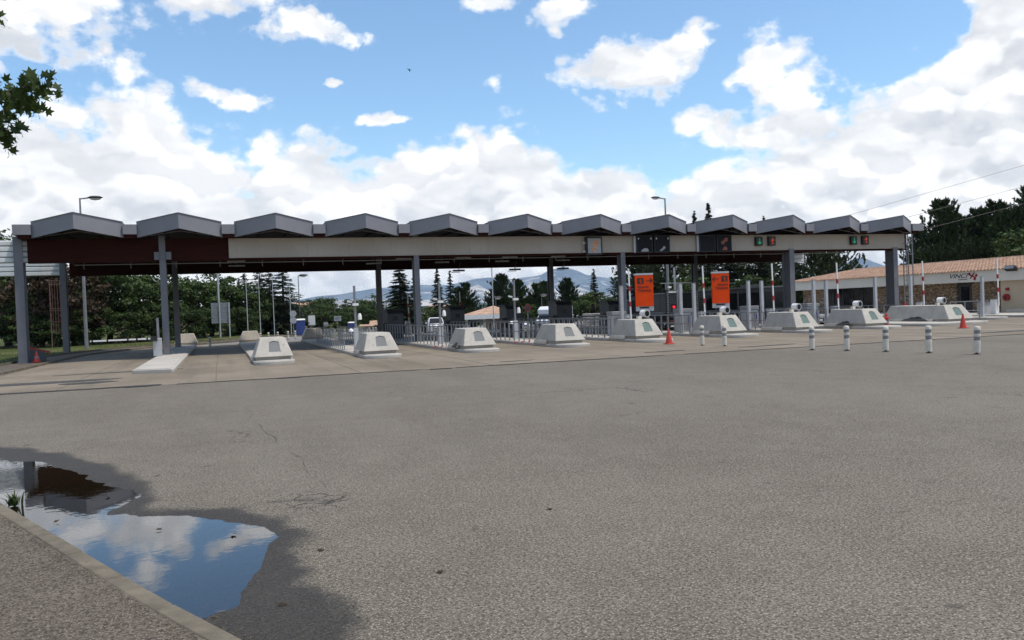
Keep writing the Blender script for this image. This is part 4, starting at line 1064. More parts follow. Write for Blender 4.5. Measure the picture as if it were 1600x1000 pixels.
# round lamps on the right noses
for i, (k, dx, dy) in enumerate([(4, 0.33, 1.0), (5, 0.3, 1.2), (6, 0.22, 1.1), (7, 0.28, 1.6), (8, -0.05, 1.2)]):
    l = thing('nose_lamp', f'white round drum lamp on the {ORD[k + 0]} crash block from the left', 'lamp', (ISL[k + 1] + dx, NOSE_Y + 0.4 + dy, 1.0), rad(10), 'drum lamps on the crash blocks')
    part('drum', MB().tube([(0, -0.16, 0.24), (0, 0.14, 0.24)], 0.175, 18), 'white', l, smooth=True)
    part('rim', MB().tube([(0, -0.195, 0.24), (0, -0.162, 0.24)], 0.18, 18), 'lightsteel', l, smooth=True)
    part('lens', MB().tube([(0, -0.205, 0.24), (0, -0.196, 0.24)], 0.125, 18), 'glassd', l, smooth=True)
    part('bracket', MB().box(-0.06, 0.06, -0.08, 0.08, 0.0, 0.07), 'darkmetal', l)
    part('driver_box', MB().box(-0.42, -0.22, -0.08, 0.06, 0.0, 0.13), 'offwhite', l)
# traffic lights showing red
for i, (x, y, z, w) in enumerate([(26.6, 52.6, 1.0, 'left of the small dark booth'), (24.9, 41.0, 1.15, 'between the orange signs'), (29.2, 43.0, 1.45, 'right of the right orange sign')]):
    l = thing('traffic_light', f'small traffic light showing red {w}', 'traffic light', (x, y, 0.15), rad(-25), 'red lane lights')
    part('pole', MB().box(-0.04, 0.04, 0.02, 0.1, 0, z + 0.15), 'darkmetal', l)
    part('housing', MB().box(-0.15, 0.15, -0.1, 0.1, z - 0.15, z + 0.32), 'black', l, bevel=0.02)
    part('lens', MB().tube([(0, -0.13, z + 0.12), (0, -0.101, z + 0.12)], 0.10 if i != 1 else 0.07, 14), 'ledr', l)
    part('visor', MB().box(-0.12, 0.12, -0.2, -0.101, z + 0.235, z + 0.25), 'black', l)

# ------------------------------------------------------------------ lane signals on the canopy band
def lightbox(label, x0, x1, z0, z1, y=41.0, dp=0.16, frame='black'):
    s = thing('lane_signal', label, 'signal', ((x0 + x1) / 2, y, z0), 0, 'signals on the canopy band')
    hw, h = (x1 - x0) / 2, z1 - z0
    b = part('box', MB().box(-hw, hw, -0.08, 0.115, 0, h), frame, s, bevel=0.015)
    return s, hw, h
s, hw, h = lightbox('pale signal box with faded orange print at the left of the canopy band', 19.38, 20.38, 4.52, 5.55)
f = part('face', MB().box(-hw + 0.10, hw - 0.10, -0.1, -0.081, 0.10, h - 0.10), 'panelg', s)
part('faded_print', MB().prism_y([(-0.14, 0.16), (0.06, 0.2), (0.10, 0.45), (0.26, 0.62), (0.2, 0.8), (0.08, 0.88), (0.0, 0.78), (-0.12, 0.66), (-0.08, 0.45), (-0.2, 0.3)], -0.112, -0.101), 'peach', f)
part('mount', MB().box(-hw - 0.18, -hw - 0.002, 0.0, 0.06, 0.15, 0.25), 'lightsteel', s)
part('mount', MB().box(-hw - 0.18, -hw - 0.002, 0.0, 0.06, h - 0.4, h - 0.3), 'lightsteel', s)
def dome(r, cx, cz, sq=0.8, tilt=0.3, n=10):
    t = np.linspace(0, math.pi, n); return [(cx + r * math.cos(a) + tilt * r * math.sin(a), cz + r * sq * math.sin(a)) for a in t]
for lab, x0, x1, kind in [('left black signal box of the middle pair on the band, grey dome at its bottom', 22.55, 23.62, 'dome'), ('right black signal box of the middle pair on the band, slanting pale shape', 23.72, 24.75, 'wand'),
                          ('plain black signal box of the right pair on the band', 26.75, 27.85, 'none'), ('black signal box of the right pair with dull orange figure', 27.95, 29.0, 'fig')]:
    s, hw, h = lightbox(lab, x0, x1, 4.60, 5.60)
    f = part('face', MB().box(-hw + 0.06, hw - 0.06, -0.092, -0.081, 0.06, h - 0.06), 'screen', s)
    if kind == 'dome': part('print', MB().prism_y(dome(0.24, -0.02, 0.07), -0.102, -0.093), 'panelg', f)
    if kind == 'wand': part('print', MB().prism_y([(-0.2, 0.08), (-0.06, 0.08), (0.12, 0.2), (0.2, 0.26), (0.16, 0.36), (0.06, 0.36), (0.0, 0.26), (-0.14, 0.16)], -0.102, -0.093), 'panelg', f)
    if kind == 'fig':
        part('print', MB().prism_y([(-0.2, 0.44), (-0.05, 0.42), (0.02, 0.56), (0.22, 0.62), (0.24, 0.8), (0.1, 0.84), (0.0, 0.76), (-0.1, 0.66), (-0.26, 0.58)], -0.102, -0.093), 'rust', f)
        part('print', MB().prism_y(dome(0.17, 0.0, 0.09, 1.3), -0.102, -0.093), 'rust', f)
    if kind in ('dome', 'wand'):
        for q in (-hw + 0.13, hw - 0.13): part('lamp', MB().box(q - 0.03, q + 0.03, -0.1, -0.093, h - 0.24, h - 0.14), 'lamp', f)
    if kind in ('dome', 'none'):
        part('hinge', MB().box(-hw - 0.14, -hw - 0.002, -0.02, 0.06, 0.02, h - 0.02), 'lightsteel', s)
def green_red(x, tagg):
    s, hw, h = lightbox(f'green arrow lane signal on the band {tagg}', x - 0.235, x + 0.235, 4.93, 5.46)
    a = MB().box(-0.018, 0.018, -0.095, -0.082, 0.12, 0.44)
    for q in (-1, 1): a.bar((0, -0.088, 0.10), (q * 0.12, -0.088, 0.22), 0.036, 0.012, (0, 1, 0))
    part('arrow', a, 'ledg', s)
    s, hw, h = lightbox(f'orange letter lane signal on the band {tagg}', x + 0.70, x + 1.19, 4.93, 5.48)
    a = MB().box(-0.028, 0.022, -0.095, -0.082, 0.14, 0.46).box(-0.12, 0.12, -0.0955, -0.0825, 0.29, 0.34).box(-0.025, 0.10, -0.0952, -0.0822, 0.09, 0.145).box(0.035, 0.075, -0.0957, -0.0827, 0.36, 0.43)
    part('letter', a, 'ledo', s)
green_red(31.0, 'left of the second-last column')
green_red(38.25, 'left of the rightmost column')

# ------------------------------------------------------------------ bollards, cones
def bollard(label, x, y, h=0.78, r=0.085, tilt=(0, 0)):
    b = thing('bollard', label, 'bollard', (x, y, 0.0), 0, 'white lane bollards')
    b.rotation_euler = (rad(tilt[0]), rad(tilt[1]), 0)
    part('foot', MB().lathe([(0.10, 0), (0.10, 0.012), (0.04, 0.02), (0.03, 0.05)], (0, 0, 0), 12), 'black', b)
    part('shaft', MB().lathe([(r * 0.98, 0.05), (r, 0.08), (r, h * 0.48), (r * 0.9, h * 0.49), (r * 0.9, h * 0.63), (r, h * 0.64), (r, h * 0.72), (r * 0.9, h * 0.73), (r * 0.9, h * 0.86), (r, h * 0.87), (r, h * 0.95), (r * 0.8, h * 0.99), (r * 0.3, h)], (0, 0, 0), 16), 'offwhite', b, smooth=True)
    part('reflector', MB().lathe([(r * 0.94, h * 0.495), (r * 0.94, h * 0.625)], (0, 0, 0), 16), 'reflect', b, smooth=True)
    part('reflector', MB().lathe([(r * 0.94, h * 0.735), (r * 0.94, h * 0.855)], (0, 0, 0), 16), 'reflect', b, smooth=True)
    return b
for i, (x, y, tl) in enumerate([(17.93, 21.17, (0, 0)), (18.32, 20.06, (1, -1)), (18.64, 18.82, (0, 1)), (18.9, 17.5, (0, 0)), (19.21, 16.22, (2, 1))]):
    bollard(f'{("first", "second", "third", "fourth", "fifth")[i]} from the left of five white bollards on the asphalt at right', x, y, 0.76 + 0.02 * (i % 2), tilt=tl)
bollard('left of two white bollards before the crash block with the right orange sign', 17.35, 26.6)
bollard('right of two white bollards before the crash block with the right orange sign', 17.6, 25.5)
for i, (x, y) in enumerate([(-0.7, 54.2), (2.6, 60.0), (3.2, 60.8), (3.9, 61.6), (4.7, 62.5), (5.3, 63.4), (6.3, 62.2)]):
    bollard(f'small white bollard, {ORD[i]} of the seven at the far left exit' if i else 'small white bollard standing alone, leftmost at the far left exit', x, y, 0.62, 0.075)
for i in range(22):
    t = i / 21
    x, y = 9.5 + 8.6 * t, 93 + 5 * t
    b = bollard(f'small white post, {ORD[i]} from the left in the long row across the far road' if i < 21 else 'small white post, rightmost in the long row across the far road', x, y, 0.72, 0.09); b.location.z = float(gz(x, y)) * U; b['group'] = 'row of white posts across the far road'
    if i in (6, 12): b.scale = (1, 1, 0.8)
def cone(label, x, y, z=0.0, h=0.62, fallen=False):
    c = thing('traffic_cone', label, 'traffic cone', (x, y, z), 0, 'traffic cones')
    part('base', MB().box(-0.18, 0.18, -0.18, 0.18, 0, 0.03), 'cone', c, bevel=0.012)
    part('cone', MB().lathe([(0.15, 0.036), (0.145, 0.06), (0.03, h), (0.02, h)], (0, 0, 0), 18), 'cone', c, smooth=True)
    part('sleeve', MB().lathe([(0.115, 0.2), (0.076, h * 0.62)], (0, 0, 0), 18), 'reflect', c, smooth=True)
    return c
cone('red traffic cone with grey sleeve at the crash block with the left orange sign', 17.15, 28.7, 0.012, 0.62)
cone('red traffic cone with grey sleeve in front of the longest, rightmost crash block', 31.9, 27.6, 0.012, 0.66)
hy = thing('hydrant', 'small red hydrant-like post beside the torn crash block', 'hydrant', (32.0, 32.2, 0.012))
part('base', MB().lathe([(0.17, 0), (0.16, 0.06), (0.10, 0.1), (0.10, 0.42), (0.16, 0.43), (0.16, 0.5), (0.07, 0.52), (0.06, 0.68), (0.02, 0.7)], (0, 0, 0), 14), 'cone', hy, smooth=True)
part('band', MB().lathe([(0.105, 0.16), (0.105, 0.36)], (0, 0, 0), 14), 'reflect', hy, smooth=True)
part('arm', MB().box(-0.2, 0.2, -0.05, 0.05, 0.435, 0.495), 'cone', hy)
cone('small dull orange cone by the leftmost column', -7.85, 41.3, 0.10, 0.5)
br = thing('barricade', 'dark folded barricade with red top beside the leftmost column', 'barricade', (-8.0, 42.4, 0.10), rad(20))
part('panel', MB().hexa([(-0.5, -0.05, 0), (0.35, -0.05, 0), (0.35, 0.3, 0), (-0.5, 0.3, 0), (-0.5, 0.0, 0.62), (0.28, 0.0, 0.45), (0.28, 0.2, 0.45), (-0.5, 0.2, 0.62)]), 'booth', br)
part('top', MB().bar((-0.6, 0.08, 0.72), (0.5, 0.08, 0.40), 0.16, 0.09), 'red', br)
# red and white tape scraps on the kerbs
for i, (x, y) in enumerate([(8.9, 33.7), (12.6, 33.7)]):
    t_ = thing('tape_scrap', f'{("left", "right")[i]} scrap of red and white tape on the island kerb between two crash blocks', 'tape', (x, y, 0.15), rad(20), 'tape scraps')
    for k in range(5):
        part('stripe', MB().bar((-0.45 + 0.2 * k, -0.05, 0.01 + 0.05 * (k % 2)), (-0.27 + 0.2 * k, 0.02, 0.04 + 0.03 * ((k + 1) % 2)), 0.07, 0.015), 'red' if k % 2 == 0 else 'white', t_)

# ------------------------------------------------------------------ stone service building on the right
FX = 50.0
bd = thing('service_building', 'low stone service building with terracotta roof and cream fascia at far right', 'building', (53.5, 46.5, 0))
part('platform', MB().box(44.6, FX + 8, 28, 63, 0.0, 0.14), 'island', bd, world=True)
WX = FX + 1.0
Y0, Y1 = 28.0, 61.3
for (a, b, m_) in [(58.3, 61.2, 'stone'), (49.6, 52.6, 'stone'), (44.6, 47.2, 'stone'), (40.4, 43.3, 'stone'), (47.2, 49.6, 'stone')]:
    part('wall', MB().box(WX, WX + 0.4, a, b, 0.141, 2.32), m_, bd, world=True)
part('wall', MB().box(WX + 0.4, WX + 6.5, 40.3, 61.0, 0.141, 2.31), 'stone', bd, world=True)
part('wall', MB().box(FX + 0.15, WX + 6.4, 28.2, 40.35, 0.141, 2.3), 'render', bd, world=True)
part('ledge', MB().box(FX - 0.35, FX + 0.148, 28.2, 39.6, 0.141, 0.36), 'rendw', bd, world=True)
for k in range(5):
    a = 52.7 + k * 1.12
    w = part('window', MB().box(WX + 0.02, WX + 0.06, a + 0.04, a + 1.08, 0.3, 2.25), 'glassd', bd, world=True)
    part('frame', MB().box(WX - 0.03, WX + 0.018, a - 0.02, a + 0.039, 0.141, 2.3), 'darkmetal', w, world=True)
dr = part('door', MB().box(WX + 0.1, WX + 0.14, 43.35, 44.55, 0.16, 2.2), 'darkmetal', bd, world=True)
part('pane', MB().box(WX + 0.085, WX + 0.098, 43.6, 44.3, 0.9, 2.0), 'glassd', dr, world=True)
part('fascia', MB().box(FX - 0.12, FX + 0.0, 27.8, 61.4, 2.29, 3.06), 'band2', bd, world=True)
part('fascia', MB().box(FX + 0.001, FX + 9, 61.3, 61.42, 2.29, 3.06), 'band2', bd, world=True)
part('soffit', MB().box(FX + 0.001, FX + 9, 27.8, 61.29, 2.31, 2.36), 'rendw', bd, world=True)
# pantile roof as real ribs: slope towards the lanes, hipped at the far end
RXr, RZ, EZ = FX + 4.6, 3.98, 3.08
rf = part('roof', MB().add([(FX - 0.2, 27.6, EZ), (FX - 0.2, 61.6, EZ), (RXr, 58.2, RZ), (RXr, 27.6, RZ), (FX + 9.4, 61.6, EZ), (FX + 9.4, 27.6, EZ)], [(0, 3, 2, 1), (1, 2, 4), (2, 3, 5, 4)]), 'tile', bd, world=True)
rib = MB()
for y in np.arange(27.7, 61.4, 0.27):
    xe = RXr if y < 58.2 else FX - 0.2 + (RXr - FX + 0.2) * (61.6 - y) / 3.4
    n = max(1, int((xe - FX + 0.2) / 0.33))
    for k in range(n):
        t0, t1 = k / n, (k + 1) / n
        xa, xb = FX - 0.26 + (xe - FX + 0.2) * t0, FX - 0.2 + (xe - FX + 0.2) * t1
        sl_ = (RZ - EZ) / (RXr - FX + 0.2)
        za, zb = EZ + (xa - FX + 0.2) * sl_ + 0.035, EZ + (xb - FX + 0.2) * sl_ + 0.012
        w = 0.105
        jz = rng.normal(0, 0.004)
        rib.add([(xa, y - w, za - 0.045), (xa, y - w * 0.6, za + 0.05 + jz), (xa, y + w * 0.6, za + 0.05 + jz), (xa, y + w, za - 0.045), (xb, y - w * 0.8, zb - 0.045), (xb, y - w * 0.5, zb + 0.05), (xb, y + w * 0.5, zb + 0.05), (xb, y + w * 0.8, zb - 0.045)],
                [(0, 4, 5, 1), (1, 5, 6, 2), (2, 6, 7, 3), (0, 1, 2, 3)])
part('tile_ribs', rib, 'tile', rf, world=True, stuff=True)
part('ridge_cap', MB().tube([(RXr, 27.6, RZ + 0.01), (RXr, 58.2, RZ + 0.01)], 0.10, 8), 'tile', rf, world=True)
part('ridge_cap', MB().tube([(RXr, 58.2, RZ + 0.01), (FX - 0.2, 61.6, EZ + 0.01)], 0.09, 8), 'tile', rf, world=True)
part('chimney', MB().box(RXr - 0.4, RXr + 0.4, 39.6, 40.5, RZ - 0.3, RZ + 0.42), 'stone', rf, world=True)
part('chimney_cap', MB().box(RXr - 0.5, RXr + 0.5, 39.5, 40.6, RZ + 0.422, RZ + 0.50), 'tile', rf, world=True)
# name sign on the fascia (faces the lanes, -X)
sg = thing('name_sign', 'black VINCI lettering with red emblem on the cream fascia', 'sign', (FX - 0.13, 42.5, 2.45))
RXT = (math.pi / 2, 0, -math.pi / 2)
text('VINCI', 0.44, 'black', sg, (0, 1.75, 0.17), RXT, shear=0.3, xs=1.35)
text('autoroutes', 0.17, 'black', sg, (0, 0.95, 0.02), RXT, shear=0.3)
em_ = MB()
for (a, c) in ((0.30, 0.42), (-0.26, 0.30), (-0.12, 0.05)):
    em_.tube([(0, -0.28 + a, 0.24 + c - 0.24), (-0.012, -0.28 + a, 0.24 + c - 0.24)], 0.10, 12)
em_.bar((-0.006, 0.02 + 0.05, 0.40), (-0.006, -0.50, 0.14), 0.10, 0.012, (1, 0, 0)).bar((-0.006, -0.05, 0.1), (-0.006, -0.4, 0.5), 0.09, 0.012, (1, 0, 0))
part('emblem', em_, 'red', sg)
fl = thing('floodlight', 'black floodlight on the cream fascia at the right edge', 'floodlight', (FX - 0.15, 39.25, 3.0))
part('housing', MB().hexa([(-0.35, -0.45, 0.05), (-0.05, -0.45, -0.12), (-0.05, 0.35, -0.12), (-0.35, 0.35, 0.05), (-0.3, -0.4, 0.3), (-0.02, -0.4, 0.22), (-0.02, 0.3, 0.22), (-0.3, 0.3, 0.3)]), 'black', fl, bevel=0.03)
part('lens', MB().hexa([(-0.37, -0.4, 0.07), (-0.351, -0.4, 0.06), (-0.351, 0.3, 0.06), (-0.37, 0.3, 0.07), (-0.33, -0.36, 0.28), (-0.31, -0.36, 0.28), (-0.31, 0.26, 0.28), (-0.33, 0.26, 0.28)]), 'panelg', fl)
part('bracket', MB().box(-0.05, 0.14, -0.1, 0.0, -0.1, 0.0), 'black', fl)
hr = thing('hose_reel', 'red fire hose reel on the wall beside the rightmost barrier arm', 'fire equipment', (FX + 0.11, 39.85, 0.95))
part('drum', MB().tube([(-0.02, 0, 0.2), (-0.16, 0, 0.2)], 0.24, 16), 'red', hr)
part('hub', MB().tube([(-0.16, 0, 0.2), (-0.2, 0, 0.2)], 0.09, 12), 'black', hr)
al = one('alarm_box', MB().box(FX + 0.0, FX + 0.14, 39.7, 39.9, 1.6, 1.8), 'red', 'small red alarm box on the wall above the hose reel', 'alarm box', bevel=0.01)
pc = thing('cabinet', 'pale grey service cabinet behind the rightmost white box, at the beige wall', 'cabinet', (46.6, 38.6, 0.14))
part('body', MB().box(-0.4, 0.4, -0.3, 0.3, 0, 0.75), 'lightsteel', pc, bevel=0.02)
part('top', MB().box(-0.45, 0.45, -0.35, 0.35, 0.752, 0.8), 'steel', pc)
fx = thing('fire_extinguisher', 'red fire extinguisher at the foot of the rightmost canopy column', 'fire extinguisher', (41.2, 39.9, 0.15))
part('cylinder', MB().lathe([(0.10, 0), (0.11, 0.03), (0.11, 0.6), (0.05, 0.7), (0.03, 0.78)], (0, 0, 0.2), 12), 'red', fx, smooth=True)
part('holder', MB().box(-0.13, 0.13, -0.13, 0.13, 0.0, 0.201), 'darkmetal', fx)

# ------------------------------------------------------------------ street lamps and masts
def lamp(label, x, y, top, side, arm=1.0, z=None, r=0.08):
    z = float(gz(x, y)) if z is None else z
    l = thing('street_lamp', label, 'street lamp', (x, y, z), 0, 'street lamps')
    part('pole', MB().tube([(0, 0, 0), (0, 0, (top - z) * 0.6), (0, 0, top - z)], r * 1.3, 8, r * 0.6), 'steel', l, smooth=True)
    part('arm', MB().tube([(0, 0, top - z - 0.05), (side * arm * 0.6, 0, top - z + 0.03)], r * 0.55, 6), 'steel', l)
    h = part('head', MB().lathe([(0.02, -0.08), (0.30, -0.05), (0.36, 0.0), (0.22, 0.1), (0.02, 0.13)], (0, 0, 0), 14), 'darkmetal', l, smooth=True)
    h.location = (side * arm * U, 0, (top - z + 0.06) * U); h.scale = (1.35, 0.7, 0.9)
    part('glass', MB().lathe([(0.02, -0.22), (0.2, -0.17), (0.27, -0.081)], (0, 0, 0), 14), 'lamp', h, smooth=True)
    return l
lamp('tall grey street lamp rising over the leftmost roof fold', -8.45, 60.0, 10.1, 1, 0.92, 0.1, 0.09)
lamp('grey street lamp rising over the eighth roof fold', 39.3, 65.6, 11.35, -1, 1.0, None, 0.11)
lamp('thin street lamp with arm before the sky gap right of the dark cedar', 7.4, 82.4, 5.7, 1, 0.5, None, 0.06)
lamp('thin street lamp right of the low tiled pavilion peak', 27.4, 80.6, 2.8, 1, 0.25, None, 0.045)
lamp('thin street lamp left of the white motorhome', 33.2, 82.0, 2.95, 1, 0.25, None, 0.045)
for i, (x, y, t, w) in enumerate([(-0.1, 76.5, 6.2, 'thick grey mast beside the back of the road sign'), (23.9, 71.1, 5.6, 'tall thin grey pole standing left of the pine group'), (20.3, 105, 3.1, 'thin pole in front of the far trees left of the first kiosk'),
                                   (24.3, 92.5, 3.6, 'thin pole left of the tiled pavilion'), (42.0, 74.5, 3.0, 'thin grey pole at the left of two before the round green tree'), (36.6, 60.0, 4.6, 'grey pole behind the left orange sign rising to the beam'), (39.2, 71.0, 3.3, 'thin grey pole before the spired cedar')]):
    z = float(gz(x, y)) if i else 0.1
    l = thing('pole', w, 'pole', (x, y, z), 0, 'thin poles')
    part('shaft', MB().tube([(0, 0, 0), (0, 0, t - z)], 0.085 if i in (0, 5) else 0.055, 8), 'lightsteel', l, smooth=True)
    part('cap', MB().lathe([(0.06, 0), (0.03, 0.06)], (0, 0, t - z), 8), 'steel', l)
for i, (x, y, t) in enumerate([(2.1, 70.6, 5.2), (3.15, 71.6, 5.2), (4.35, 72.8, 5.15), (5.9, 74.5, 4.7)]):
    l = thing('flagpole', f'{("first", "second", "third", "fourth")[i]} from the left of four white flagpoles before the dark cedar', 'flagpole', (x, y, 0.1), 0, 'white flagpoles')
    part('shaft', MB().tube([(0, 0, 0), (0.0, 0, t - 0.1)], 0.04, 8, 0.025), 'lightsteel', l, smooth=True)
    part('finial', MB().lathe([(0.01, 0), (0.06, 0.04), (0.05, 0.09), (0.01, 0.12)], (0, 0, t - 0.1), 8), 'white', l)

# ------------------------------------------------------------------ signs beyond the lanes
rs = thing('road_sign', 'large ribbed back of a road sign on two posts before the left trees', 'road sign', (0.0, 74.4, 0.1))
for k in range(8):
    part('back_panel', MB().box(-0.75, 0.8, -0.05, 0.0, 1.25 + k * 0.225, 1.25 + k * 0.225 + 0.21), 'steel', rs)
for a in (-0.05, 0.72): part('post', MB().box(a - 0.05, a + 0.05, -0.16, -0.052, 0, 3.05), 'lightsteel', rs)
rd = thing('round_signs', 'two grey backs of round signs stacked on one pole near the blue cabin', 'road sign', (6.4, 78.0, 0.0))
part('post', MB().box(-0.04, 0.04, 0, 0.06, 0, 2.2), 'steel', rd)
for z in (1.95, 1.33): part('disc', MB().disc_y((0, -0.05, z), 0.31, 0.045), 'panelg', rd)
for i, (x, y, w, h, lab) in enumerate([(7.2, 80.4, 0.45, 1.55, 'blue cabin with pale top behind the round sign backs'), (15.2, 100.8, 0.36, 1.35, 'smaller blue cabin right of the green direction sign')]):
    c = thing('portable_toilet', lab, 'cabin', (x, y, float(gz(x, y))), 0, 'blue cabins')
    part('wall', MB().box(-w, w, -0.45, 0.45, 0.06, h), 'blue', c, bevel=0.02)
    part('roof', MB().hexa([(-w - 0.03, -0.48, h + 0.002), (w + 0.03, -0.48, h + 0.002), (w + 0.03, 0.48, h + 0.002), (-w - 0.03, 0.48, h + 0.002), (-w, -0.4, h + 0.14), (w, -0.4, h + 0.14), (w, 0.4, h + 0.14), (-w, 0.4, h + 0.14)]), 'white', c)
    part('base', MB().box(-w - 0.02, w + 0.02, -0.47, 0.47, 0, 0.058), 'lightsteel', c)
    part('door', MB().box(-w * 0.7, w * 0.7, -0.47, -0.452, 0.15, h - 0.12), 'blue', c)
def board(label, x, y, z0, z1, w, mat, legs=1, mark=None, name='direction_sign'):
    g0 = float(gz(x, y))
    s = thing(name, label, 'sign', (x, y, g0), rad(-10))
    for q in ([0] if legs == 1 else [-w * 0.7, w * 0.7]): part('post', MB().box(q - 0.04, q + 0.04, 0.0, 0.08, 0, z1 - g0), 'steel', s)
    b = part('board', MB().box(-w, w, -0.05, -0.002, z0 - g0, z1 - g0), mat, s)
    if mark:
        for (a0, a1, c0, c1) in mark: part('print', MB().box(a0, a1, -0.056, -0.051, z0 - g0 + c0, z0 - g0 + c1), 'darkmetal', b)
    return s
board('pale direction sign with dark lines before the far trees', 13.65, 101.4, 0.92, 1.52, 0.44, 'panelg', 1, [(-0.34, 0.3, 0.34, 0.40), (-0.34, 0.15, 0.2, 0.26)])
board('white notice board on a thin pole beside the cedar', 8.6, 83, 0.75, 1.72, 0.34, 'white', 1)
board('small blue and white square sign in the far row of posts', 11.9, 99.0, 0.35, 0.85, 0.25, 'panelg', 1, [(-0.18, 0.18, 0.1, 0.16)], 'square_sign')
board('white and green service sign left of the first kiosk', 17.6, 90, 0.65, 1.75, 0.24, 'white', 2, [(-0.2, 0.2, 0.3, 0.5)], 'service_sign')
ns = thing('no_entry_sign', 'round red-rimmed sign on a pole left of the white motorhome', 'road sign', (27.6, 71.8, float(gz(27.6, 71.8))), rad(-20))
part('post', MB().box(-0.04, 0.04, 0.01, 0.08, 0, 2.2), 'steel', ns)
part('rim', MB().disc_y((0, -0.03, 2.0), 0.32, 0.03), 'red', ns)
part('face', MB().disc_y((0, -0.045, 2.0), 0.23, 0.012), 'booth', ns)

# ------------------------------------------------------------------ low tiled pavilion and far houses
pv = thing('pavilion', 'low open pavilion with terracotta hip roof and white eaves beyond the lanes', 'pavilion', (25.9, 77.6, float(gz(26, 78)) - 0.03), rad(-15))
pv.scale = (0.88, 0.88, 0.95)
part('roof', MB().add([(-3.4, -2.6, 1.85), (3.0, -2.6, 1.85), (3.0, 2.6, 1.85), (-3.4, 2.6, 1.85), (0.2, 0, 2.75)], [(0, 1, 4), (1, 2, 4), (2, 3, 4), (3, 0, 4), (3, 2, 1, 0)]), 'tile', pv)
for (a, b, c, d_) in ((-3.42, 3.02, -2.68, -2.605), (-3.42, 3.02, 2.605, 2.68)): part('eave', MB().box(a, b, c, d_, 1.38, 1.86), 'white', pv)
for a in (-3.48, 3.005): part('eave', MB().box(a, a + 0.075, -2.6, 2.6, 1.38, 1.86), 'white', pv)
for a in (-3.0, -1.0, 1.0, 2.7): part('pillar', MB().box(a - 0.14, a + 0.14, -2.3, -2.0, 0, 1.84), 'rendw', pv)
part('back_wall', MB().box(-0.9, 2.8, 1.9, 2.2, 0, 1.84), 'rendw', pv)
def house(label, x, y, w, dp, h, rh, rz, wall='rendw'):
    b = thing('house', label, 'house', (x, y, float(gz(x, y))), rad(rz), 'far houses')
    part('wall', MB().box(-w, w, -dp, dp, 0, h), wall, b)
    part('roof', MB().prism_x([(-dp - 0.3, h + 0.01), (dp + 0.3, h + 0.01), (0, h + rh)], -w - 0.2, w + 0.2), 'tile', b)
    for a in (-0.5, 0.35):
        wd = part('window', MB().box(w * a, w * a + 0.5, -dp - 0.03, -dp - 0.002, h * 0.45, h * 0.8), 'glassd', b)
        part('sill', MB().box(w * a - 0.05, w * a + 0.55, -dp - 0.08, -dp - 0.003, h * 0.40, h * 0.449), 'rendw', wd)
    return b
house('pinkish house with tiled roof above the trees right of the cedar', 16.5, 175, 2.2, 2.5, 4.2, 1.1, 0)
house('small tiled hut with hedge right of the far blue cabin', 19.2, 104, 0.9, 0.8, 0.95, 0.55, -15)
house('low pale hut left of the small tiled hut', 17.6, 103.5, 0.7, 0.6, 0.85, 0.2, -10)
house('dark-roofed house showing left of the pavilion roof', 40.0, 150, 2.6, 2.5, 2.6, 0.9, 10)
house('cream house low between the pine and the white motorhome trees', 66.0, 150, 2.6, 2.2, 2.2, 0.8, 0)

# ------------------------------------------------------------------ vehicles
def wheel(parent, x, y, r=0.25, w=0.17):
    o = part('wheel', MB().tube([(x - w / 2, y, r), (x + w / 2, y, r)], r, 18), 'rubber', parent, smooth=True)
    s = 1 if x > 0 else -1
    part('rim', MB().tube([(x + s * w / 2, y, r), (x + s * (w / 2 + 0.012), y, r)], r * 0.62, 14), 'lightsteel', o)
def loft(secs):
    """secs: (y, half width low, half width high, z low, z high) -> closed hull"""
    m_ = MB()
    P = []
    for (y, wl, wh, z0, z1) in secs:
        P.append([(-wl * 0.92, y, z0), (-wl, y, z0 + 0.10), (-wl, y, z0 + (z1 - z0) * 0.55), (-wh, y, z1 - 0.03), (-wh * 0.8, y, z1), (wh * 0.8, y, z1), (wh, y, z1 - 0.03), (wl, y, z0 + (z1 - z0) * 0.55), (wl, y, z0 + 0.10), (wl * 0.92, y, z0)])
    n = 10
    vs = [p for r in P for p in r]; fs = []
    for i in range(len(P) - 1):
        for j in range(n):
            a, b = i * n + j, i * n + (j + 1) % n
            fs.append((a, b, b + n, a + n))
    fs.append(tuple(range(n))); fs.append(tuple((len(P) - 1) * n + j for j in range(n))[::-1])
    return m_.add(vs, fs)
